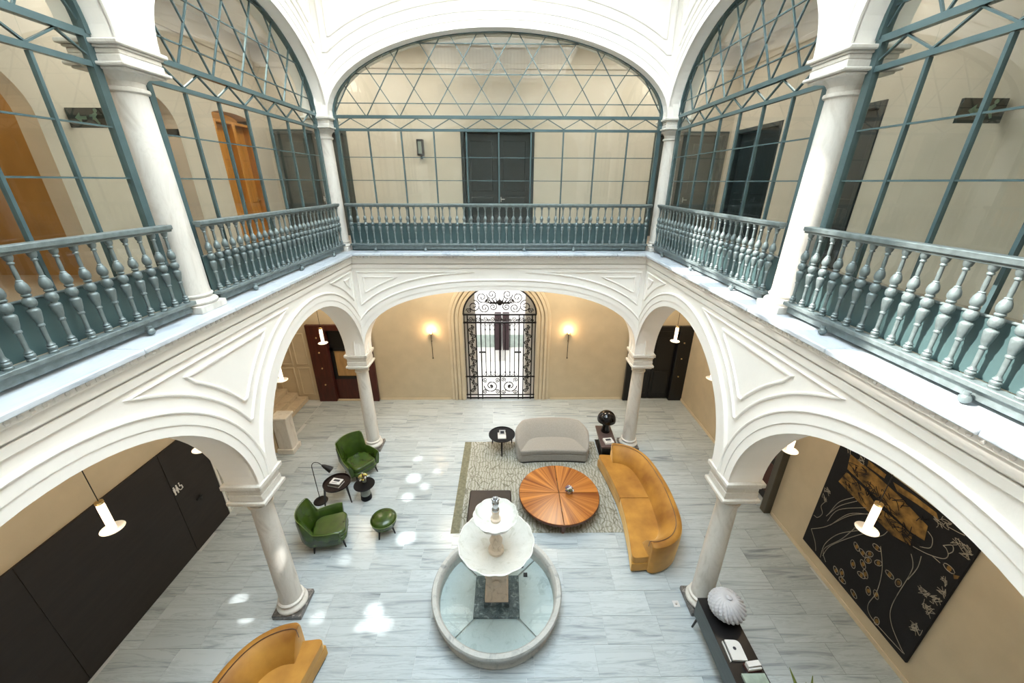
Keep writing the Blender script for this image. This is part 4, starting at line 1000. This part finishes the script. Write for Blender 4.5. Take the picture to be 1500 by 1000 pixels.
def rounded(pts, r, k=5):
    out = []; n = len(pts)
    for i in range(n):
        p = Vector(pts[i]); a = Vector(pts[i-1]); b = Vector(pts[(i+1) % n])
        da, db = (a-p), (b-p); rr = min(r, da.length*.45, db.length*.45) if not isinstance(r, (list, tuple)) else min(r[i], da.length*.45, db.length*.45)
        if rr < 1e-4: out.append(tuple(p)); continue
        p0, p1 = p+da.normalized()*rr, p+db.normalized()*rr
        for j in range(k+1):
            t = j/k; out.append(tuple(p0*(1-t)**2+p*2*t*(1-t)+p1*t*t))
    return out
# ------------------------------------------------------------------ curved mustard sofas
def mirror_path(half): return [(-x, y) for x, y in half] + [(x, y) for x, y in reversed(half)][1:]
def make_sofa(loc, rz, label):
    t = thing('curved_sofa', label, 'sofa', loc, rz, 'mustard velvet sofas')
    half = [(1.24, -.30), (1.21, -.10), (1.10, .07), (.88, .18), (.5, .24), (0, .27)]
    path = spline(mirror_path(half), 8)
    def dens(P, m=3):       # extra rings at both ends for the rounded noses
        def sub(a, b): return [tuple(a[i]+(b[i]-a[i])*q/m for i in (0, 1)) for q in range(m)]
        return sum((sub(P[i], P[i+1]) for i in range(4)), [])+P[4:-5]+sum((sub(P[i], P[i+1]) for i in range(len(P)-5, len(P)-1)), [])+[P[-1]]
    path = dens(path)
    prof = [(0, .34), (.0, .44), (.07, .56), (.16, .68), (.25, .77), (.31, .80), (.37, .80), (.42, .765), (.435, .70), (.43, .40), (.41, .05), (0, .05)]
    def w(s): e = min(s, 1-s); return .86+.14*min(1, e/.12)
    def zf(s, h):
        e = min(s, 1-s)
        if e < .05 and h > .45: return .45+(h-.45)*(.55+.45*math.sqrt(max(0, 1-(1-e/.05)**2)))
        return h
    link('backrest', sweep_back(path, prof, w, zf, nose=.035), M_VELVET, t)
    # piping line on the top edge
    pts = []
    n = len(path)
    for i, p in enumerate(path):
        a, b = path[max(i-1, 0)], path[min(i+1, n-1)]; tt = Vector((b[0]-a[0], b[1]-a[1])).normalized(); s = i/(n-1)
        for_ = .30*w(s); pts.append((p[0]-tt.y*for_, p[1]+tt.x*for_, zf(s, .805)))
    link('piping', MB().tube(pts, .008, 5), M_VELPIPE, t)
    front = [(-1.60, -.60), (-1.0, -.50), (0, -.42), (1.0, -.50), (1.60, -.60)]
    fr = spline(front, 5)
    back = [(1.56, -.05), (1.35, .25), (.9, .42), (0, .48), (-.9, .42), (-1.35, .25), (-1.56, -.05)]
    base = rounded([fr[0]]+fr[1:-1]+[fr[-1]]+back, [.14]+[0]*(len(fr)-2)+[.14]+[.05]*7)
    link('base', MB().prism(base, .05, .27), M_VELVET, t, bevel=.03, seg=3)
    link('plinth', MB().prism([(x*.97, y*.95) for x, y in base], 0, .05), M_BLACK, t)
    L = [p for p in base if p[0] <= 0]; R = [p for p in base if p[0] >= 0]
    midf, midb = -.42, .30
    seatb = [(1.30, .05), (1.08, .22), (.5, .33)]
    left = rounded([(-.006, midf)]+[(-.006, .34)]+[(-x, y) for x, y in reversed(seatb)]+[(-1.56, -.20), (-1.605, -.605), (-1.0, -.505), (-.5, -.45)], [.03, .02, 0, 0, .1, .1, .13, .1, .1])
    right = [(-x, y) for x, y in reversed(left)]
    for q in (left, right): link('seat_cushion', MB().prism(q, .275, .435), M_VELVET, t, bevel=.045, seg=4)
    return t
sofa = make_sofa((3.30, 7.03, .0066), -PI/2, 'curved mustard velvet sofa to the right of the round coffee table')
dup(sofa, (-3.44, 2.42, 0), PI/2, 'curved mustard velvet sofa cut by the bottom edge, left of the fountain')
# grey loveseat
def make_loveseat():
    t = thing('curved_loveseat', 'small warm grey upholstered loveseat at the back edge of the rug', 'sofa', (1.49, 9.36, .0066), 0)
    half = [(.90, -.58), (.80, -.34), (.66, -.08), (.48, .03), (.25, .06), (0, .07)]
    path = spline(mirror_path(half), 8)
    prof = [(0, .30), (0, .43), (.12, .54), (.28, .66), (.42, .745), (.50, .76), (.56, .74), (.60, .69), (.60, .40), (.585, .05), (0, .05)]
    def e_(s): return min(1, min(s, 1-s)/.25)
    def w(s): return .12+.88*e_(s)**1.0
    def zf(s, h):
        k = e_(s)**.75
        return h if h < .40 else .40+(h-.40)*(.10+.90*k)
    link('backrest', sweep_back(path, prof, w, zf), M_GREYFAB, t)
    base = rounded([(-.98, -.60), (-.5, -.55), (0, -.535), (.5, -.55), (.98, -.60), (.94, .1), (.72, .50), (.3, .58), (-.3, .58), (-.72, .50), (-.94, .1)], [.12, .1, .1, .1, .12, .3, .3, .2, .2, .3, .3])
    link('base', MB().prism(base, .04, .28), M_GREYFAB, t, bevel=.03, seg=3)
    link('plinth', MB().prism([(x*.97, y*.97) for x, y in base], 0, .04), M_BLACK, t)
    seat = rounded([(-.98, -.61), (-.5, -.56), (0, -.545), (.5, -.56), (.98, -.61), (.93, -.35), (.70, .10), (.3, .16), (-.3, .16), (-.70, .10), (-.93, -.35)], [.12, .1, .1, .1, .12, .1, .2, .1, .1, .2, .1])
    link('seat_cushion', MB().prism(seat, .282, .43), M_GREYFAB, t, bevel=.04, seg=4)
make_loveseat()
# green leather armchairs
def make_armchair(loc, rz, label):
    t = thing('leather_armchair', label, 'armchair', loc, rz, 'green leather armchairs')
    half = [(.33, -.34), (.325, -.18), (.30, 0), (.25, .16), (.14, .25), (0, .28)]
    path = spline(mirror_path(half), 8)
    prof = [(0, .22), (0, .42), (.03, .52), (.06, .57), (.085, .60), (.11, .585), (.12, .54), (.11, .40), (.07, .22)]
    def wing(s): e = min(s, 1-s); x = (e-.275)/.06; x = max(0, min(1, x)); return x*x*(3-2*x)
    def zf(s, h):
        k = wing(s); arm = h if h < .42 else .42+(h-.42)*(1-.12*max(0, 1-min(s, 1-s)/.06))
        return arm if h < .42 else arm+(h-.42)/.18*.41*k
    def w(s): return 1+.9*wing(s)
    link('shell_back', sweep_back(path, prof, w, zf), M_GREEN, t)
    pts = []; n = len(path)
    for i, p in enumerate(path):
        a, b = path[max(i-1, 0)], path[min(i+1, n-1)]; tt = Vector((b[0]-a[0], b[1]-a[1])).normalized(); s = i/(n-1)
        o = .11*w(s); pts.append((p[0]-tt.y*o, p[1]+tt.x*o, zf(s, .592)))
    link('piping', MB().tube(pts, .008, 5), M_GREENP, t)
    seat = rounded([(-.315, -.36), (-.22, -.44), (.22, -.44), (.315, -.36), (.31, .1), (.2, .24), (-.2, .24), (-.31, .1)], .12)
    link('base', MB().prism([(x*1.06, y*1.0) for x, y in seat], .20, .32), M_GREEN, t, bevel=.03, seg=3)
    c = link('seat_cushion', MB().prism(seat, .322, .46), M_GREEN, t, bevel=.05, seg=4)
    for sx, sy in ((-.26, -.34), (.26, -.34), (-.24, .22), (.24, .22)):
        link('leg', MB().tube([(sx, sy, .22), (sx*1.16, sy*1.14, 0)], [.026, .014], 8), M_BLKMET, t)
    return t
ch = make_armchair((-3.90, 8.50, 0), math.radians(50), 'green leather armchair with high back before the back left column')
dup(ch, (-3.82, 6.28, 0), math.radians(107), 'green leather armchair nearest the front, turned towards the fountain')
t = thing('round_ottoman', 'round green leather ottoman on dark legs, right of the front armchair', 'ottoman', (-2.62, 6.52, 0))
link('cushion', MB().lathe([(.10, .26), (.25, .26), (.27, .28), (.275, .33), (.285, .37), (.275, .41), (.235, .445), (.17, .468), (.09, .48), (.001, .484)], 40), M_GREEN, t)
link('piping', MB().tube([(.283*math.cos(2*PI*i/40), .283*math.sin(2*PI*i/40), .375) for i in range(40)], .008, 5, True), M_GREENP, t)
link('apron', MB().lathe([(.22, .20), (.24, .21), (.24, .26)], 32), M_GREEN, t)
for i in range(4):
    a = PI/4+i*PI/2+.5; link('leg', MB().tube([(.19*math.cos(a), .19*math.sin(a), .22), (.25*math.cos(a), .25*math.sin(a), 0)], [.024, .014], 8), M_BLKMET, t)
# rug
rug = thing('rug', 'large sage and cream patterned rug under the coffee table', 'rug', (.88, 8.10, 0))
link('field', MB().box(-2.0+.20, 2.0-.02, -1.67, 1.67, 0, .006), M_RUG, rug); link('border', MB().box(-2.0, -1.80, -1.67, 1.67, 0, .0062), M_RUGB, rug)
# coffee table
ct = thing('coffee_table', 'round wooden coffee table with radiating veneer in four quadrants', 'table', (1.45, 7.29, .0066))
R_ = .965
for i in range(4):
    a0 = i*PI/2; n = 24
    c = (.009*math.cos(a0+PI/4), .009*math.sin(a0+PI/4))
    link('top_quadrant', MB().prism([c]+[(c[0]+R_*math.cos(a0+PI/2*k/n), c[1]+R_*math.sin(a0+PI/2*k/n)) for k in range(n+1)], .315, .36), M_RADIAL, ct, bevel=.004)
link('rim', MB().lathe([(.90, .26), (.96, .285), (.982, .30), (.985, .34), (.978, .352), (.968, .352), (.968, .30), (.90, .28)], 72, cap=False), M_WALNUT, ct)
link('apron', MB().lathe([(.55, .22), (.58, .22), (.60, .315), (.55, .315)], 40, cap=False), M_WALNUT, ct)
for i in range(4):
    a = i*PI/2; ca, sa = math.cos(a), math.sin(a)
    m_ = MB().add([(.60, -.05, .30), (.95, -.06, .30), (.95, .06, .30), (.60, .05, .30), (.82, -.03, 0), (.89, -.03, 0), (.89, .03, 0), (.82, .03, 0)], [(0,3,2,1),(4,5,6,7),(0,1,5,4),(1,2,6,5),(2,3,7,6),(3,0,4,7)])
    link('leg', m_.mapped(lambda x, y, z: (x*ca-y*sa, x*sa+y*ca, z)), M_WALNUT, ct, bevel=.01)
def flowers(name, label, loc, R, mats, bowl, bowlm, n=26, h=.10):
    t = thing(name, label, 'flowers', loc)
    link('bowl', MB().lathe(bowl, 20), bowlm, t)
    zt = bowl[-1][1]
    groups = [MB() for _ in mats]
    for i in range(n):
        a = random.uniform(0, 2*PI); r = R*math.sqrt(random.random()); z = zt+h*(1-(r/R)**2*.7)*random.uniform(.6, 1)
        groups[i % len(mats)].sphere((r*math.cos(a), r*math.sin(a), z), random.uniform(.018, .03), 6, 4)
    for g, m_ in zip(groups, mats): link('blossoms', g, m_, t)['kind'] = 'stuff'
    st_ = MB()
    for i in range(14):
        a = random.uniform(0, 2*PI); st_.tube([(0, 0, zt-.02), (R*.5*math.cos(a), R*.5*math.sin(a), zt+h*.5), (R*1.05*math.cos(a), R*1.05*math.sin(a), zt+h*.5)], [.006, .012, .002], 4)
    link('leaves', st_, M_LEAF, t)['kind'] = 'stuff'
flowers('flower_bowl', 'small bowl of mauve and cream flowers on the round coffee table', (1.70, 7.28, .367), .095, (M_PURPLE, M_PAPER, M_PURPLE), [(.05, 0), (.07, .02), (.085, .06), (.08, .09)], M_SILVER, 30, .09)
# dark leather square ottoman
t = thing('square_ottoman', 'square dark brown leather ottoman on the rug behind the fountain', 'ottoman', (-.23, 6.83, .0066))
link('body', MB().prism(rounded([(-.50, -.52), (.50, -.52), (.50, .52), (-.50, .52)], .05), .05, .27), M_BRLEATH, t, bevel=.02)
link('cushion', MB().prism(rounded([(-.505, -.525), (.505, -.525), (.505, .525), (-.505, .525)], .06), .275, .40), M_BRLEATH, t, bevel=.03, seg=3)
link('seam', MB().tube([(x, y, .272) for x, y in rounded([(-.505, -.525), (.505, -.525), (.505, .525), (-.505, .525)], .06)], .008, 5, True), M_BRLEATH, t)
for sx in (-.44, .44):
    for sy in (-.46, .46): link('foot', MB().lathe([(.025, 0), (.03, .05)], 10, (sx, sy, 0)), M_BLKMET, t)
def book(label, loc, w, d, h, rz, cover, ink=True):
    t = thing('book', label, 'book', loc, rz)
    link('cover', MB().box(-w/2, w/2, -d/2, d/2, 0, .004).box(-w/2, w/2, -d/2, d/2, h-.004, h).box(-w/2, -w/2+.004, -d/2, d/2, .004, h-.004), cover, t)
    link('pages', MB().box(-w/2+.004, w/2-.005, -d/2+.005, d/2-.005, .004, h-.004), M_PAPER, t)
    if ink: link('cover_print', MB().box(-w*.3, w*.3, -d*.05, d*.3, h, h+.0012).box(-w*.3, w*.2, -d*.32, -d*.26, h, h+.0012), M_INK, t)
    return t
# black three-legged side table at the back with book and card
t = thing('round_side_table', 'round black three-legged side table left of the grey loveseat', 'side table', (.02, 9.46, .0075))
link('tabletop', MB().lathe([(.33, .47), (.37, .475), (.39, .50), (.39, .515), (.375, .515), (.37, .495), (.001, .495)], 48), M_MATTE, t)
for a in (-PI/2, PI/6+.15, PI-PI/6-.15): link('leg', MB().tube([(.36*math.cos(a), .36*math.sin(a), .50), (.38*math.cos(a), .38*math.sin(a), 0)], [.028, .016], 8), M_MATTE, t)
book('white book lying on the black three-legged side table at the back', (.02, 9.38, .503), .24, .28, .03, .05, M_PAPER, False)
t = thing('table_card', 'small folded white card with dark print standing on the book at the back', 'card', (.03, 9.46, .534))
link('card', MB().add([(-.09, -.05, 0), (.09, -.05, 0), (.09, 0, .13), (-.09, 0, .13), (-.09, .05, 0), (.09, .05, 0)], [(0, 1, 2, 3), (3, 2, 5, 4), (0, 4, 5, 1)]), M_PAPER, t, smooth=False)
link('print', MB().add([(-.055, -.0405, .03), (.055, -.0405, .03), (.055, -.0121, .104), (-.055, -.0121, .104)], [(0, 1, 2, 3)]), M_INK, t, smooth=False)
# narrow taupe table with mushroom lamp
t = thing('narrow_side_table', 'narrow taupe side table between the loveseat and the mustard sofa', 'side table', (3.10, 9.38, 0), math.radians(-2))
link('tabletop', MB().box(-.23, .23, -.52, .52, .44, .50), M_TAUPE, t, bevel=.008)
link('upright', MB().box(-.15, .15, -.30, .30, .03, .44), M_BLACK, t, bevel=.01); link('foot', MB().box(-.22, .22, -.46, .46, 0.0, .03), M_BLKMET, t, bevel=.008)
t = thing('mushroom_lamp', 'glossy black mushroom table lamp on the narrow taupe table', 'lamp', (3.13, 9.62, .50))
link('base', MB().lathe([(.13, 0), (.135, .02), (.115, .08), (.095, .20), (.09, .34)], 32), M_GLOSS, t)
link('shade', MB().lathe([(.08, .33), (.22, .34), (.268, .38), (.275, .44), (.25, .53), (.20, .61), (.12, .67), (.04, .695), (.001, .698)], 40), M_GLOSS, t)
book('white book with dark lettering on the narrow taupe table, before the mushroom lamp', (3.10, 9.10, .50), .26, .24, .05, .15, M_PAPER)
# tables between the green armchairs
t = thing('tray_table', 'dark round tray table with raised rim between the green armchairs', 'side table', (-4.05, 7.50, 0))
link('tray', MB().lathe([(.001, .47), (.29, .47), (.315, .49), (.325, .54), (.315, .54), (.303, .495), (.001, .49)], 40, cap=False), mat('dark_tray', (.016, .009, .008), .5, spec=.2, noise=.2), t)
for a in (-.35, PI*2/3-.35, PI*4/3-.35): link('leg', MB().tube([(.29*math.cos(a), .29*math.sin(a), .48), (.36*math.cos(a), .36*math.sin(a), 0)], [.030, .016], 8), M_BLACK, t)
book('large dark book lying lowest on the tray table', (-4.06, 7.48, .4905), .32, .24, .045, -.25, M_BLACK, False)
book('white magazine with dark lines on top of the dark book, tray table', (-4.06, 7.51, .5365), .27, .19, .02, -.20, M_PAPER)
t = thing('pedestal_table', 'round black pedestal table on a smoked glass foot beside the rear armchair', 'side table', (-3.39, 7.52, 0))
link('tabletop', MB().lathe([(.19, .42), (.25, .43), (.255, .445), (.245, .455), (.001, .455)], 40), M_MATTE, t)
link('pillar', MB().lathe([(.12, .14), (.12, .30), (.06, .42)], 28), M_SMOKE, t); link('foot', MB().lathe([(.13, 0), (.135, .02), (.125, .14)], 28), M_MATTE, t)
flowers('flower_vase', 'small vase of yellow flowers on the black pedestal table', (-3.40, 7.58, .455), .12, (M_YELLOW, M_YELLOW, M_PAPER, M_MAHOG), [(.035, 0), (.05, .02), (.05, .09), (.035, .12)], M_SMOKE, 44, .14)
t = thing('floor_lamp', 'slim black arched reading lamp behind the tray table', 'floor lamp', (-4.50, 7.42, 0))
link('base', MB().lathe([(.165, 0), (.17, .012), (.16, .025), (.02, .03)], 32), M_BLKMET, t)
P = [(-.06, .08, .02), (-.075, .09, .5), (-.085, .1, .98)]+[(-.085+.16*(1-math.cos(a)), .1-.03*(1-math.cos(a)), .98+.17*math.sin(a)) for a in [PI*i/10*.78 for i in range(1, 11)]]
link('stem', MB().tube(P, .009, 8), M_BLKMET, t)
e = P[-1]
link('shade', MB().tube([e, (e[0]+.05, e[1], e[2]-.03), (e[0]+.22, e[1]-.02, e[2]-.13)], [.02, .045, .085], 20), M_BLKMET, t)
# ------------------------------------------------------------------ console, vase, books, plant
t = thing('console_table', 'long black console table standing right of the front right column', 'console', (3.74, 3.42, 0))
link('body', MB().box(-.245, .245, -1.0, 1.0, .34, .735), mat('slate_green_lacquer', (.045, .062, .062), .35, noise=.5, scale=5, stretch=(8, 1, 8)), t, bevel=.006)
link('tabletop', MB().box(-.25, .25, -1.005, 1.005, .735, .75), M_BLACK, t, bevel=.004)
for sx in (-.2, .2):
    for sy in (-.9, .96): link('leg', MB().tube([(sx, sy*.96, .35), (sx*1.08, sy*1.02, 0)], [.022, .016], 8), M_BLKMET, t)
def gourd():
    vs = []; fs = []; NR, NS = 72, 216; lob = 22
    for i in range(NR+1):
        th = PI*i/NR
        for k in range(NS):
            ph = 2*PI*k/NS; q = ph*lob+th*9.0; q2 = ph*lob-th*20.0
            r = .262*(1+(.17*math.sqrt(abs(math.cos(q/2)))+.04*abs(math.cos(q2/2)))*math.sin(th)**.6 - .10)
            z = -math.cos(th)*.205
            if th > PI*.8: z -= .05*((th-PI*.8)/(PI*.2))**2
            vs.append((r*math.sin(th)*math.cos(ph), r*math.sin(th)*math.sin(ph), z+.205))
    for i in range(NR):
        for k in range(NS): fs.append((i*NS+k, i*NS+(k+1) % NS, (i+1)*NS+(k+1) % NS, (i+1)*NS+k))
    return MB().add(vs, fs)
t = thing('ribbed_vase', 'round white ribbed gourd vase on the black console', 'vase', (3.82, 4.16, .75))
link('body', gourd(), M_CERAMIC, t); link('stalk', MB().lathe([(.05, .335), (.035, .37), (.045, .405), (.03, .415)], 12), M_CERAMIC, t)
t = thing('brochure', 'white rounded brochure with a dark dot lying on the console', 'brochure', (3.70, 3.60, .75), -.05)
link('sheets', MB().prism(rounded([(-.11, -.14), (.11, -.14), (.11, .14), (-.11, .14)], [.005, .005, .08, .005]), 0, .035), M_PAPER, t); link('dot', disc((-.01, .02), .025).mapped(lambda x, y, z: (x, y, z*.3+.035)), M_INK, t)
link('back_cover', MB().box(-.155, -.14, -.16, .12, 0, .03), M_PAPER, t)
t = thing('card_holder', 'brown card holder filled with white cards on the console', 'card holder', (3.82, 3.37, .75), .1)
link('tray', MB().box(-.11, .11, -.06, .06, 0, .05), M_MAHOG, t, bevel=.004); link('cards', MB().box(-.10, .10, -.03, .04, .05, .12).box(-.10, .10, -.055, -.035, .05, .09), M_PAPER, t)
book('pale green book at the front of the console, cut by the frame', (3.78, 3.16, .75), .34, .26, .04, 0, mat('pale_green_cover', (.34, .42, .35), .6, noise=.4), False)
t = thing('potted_plant', 'spiky green plant whose leaf tips show at the bottom edge right of the console', 'plant', (4.42, 2.90, 0))
link('pot', MB().lathe([(.15, 0), (.19, .05), (.21, .38), (.20, .40), (.18, .37)], 28), M_CERAMIC, t)
for i in range(13):
    a = i*2.4; L_ = random.uniform(.45, .7); r0 = .05
    bx_, by_ = math.cos(a), math.sin(a)
    link('leaf', MB().tube([(r0*bx_, r0*by_, .34), (.12*bx_, .12*by_, .34+L_*.5), (.2*bx_, .2*by_, .34+L_)], [.022, .026, .003], 5), M_LEAF, t)
for tx, ty, tz in ((4.22, 3.24, 1.0), (4.48, 3.14, 1.0)):
    link('leaf', MB().tube([(0, 0, .34), ((tx-4.42)*.6, (ty-2.9)*.6, .8), (tx-4.42, ty-2.9, tz+.02)], [.022, .028, .004], 5), M_LEAF, t)
t = thing('floor_socket', 'small square white floor socket plate beside the front right column', 'socket', (3.40, 4.81, 0))
link('plate', MB().box(-.06, .06, -.06, .06, 0, .006), M_PAPER, t, bevel=.003); link('cover', MB().lathe([(.022, .006), (.02, .009)], 14), M_STEEL, t)
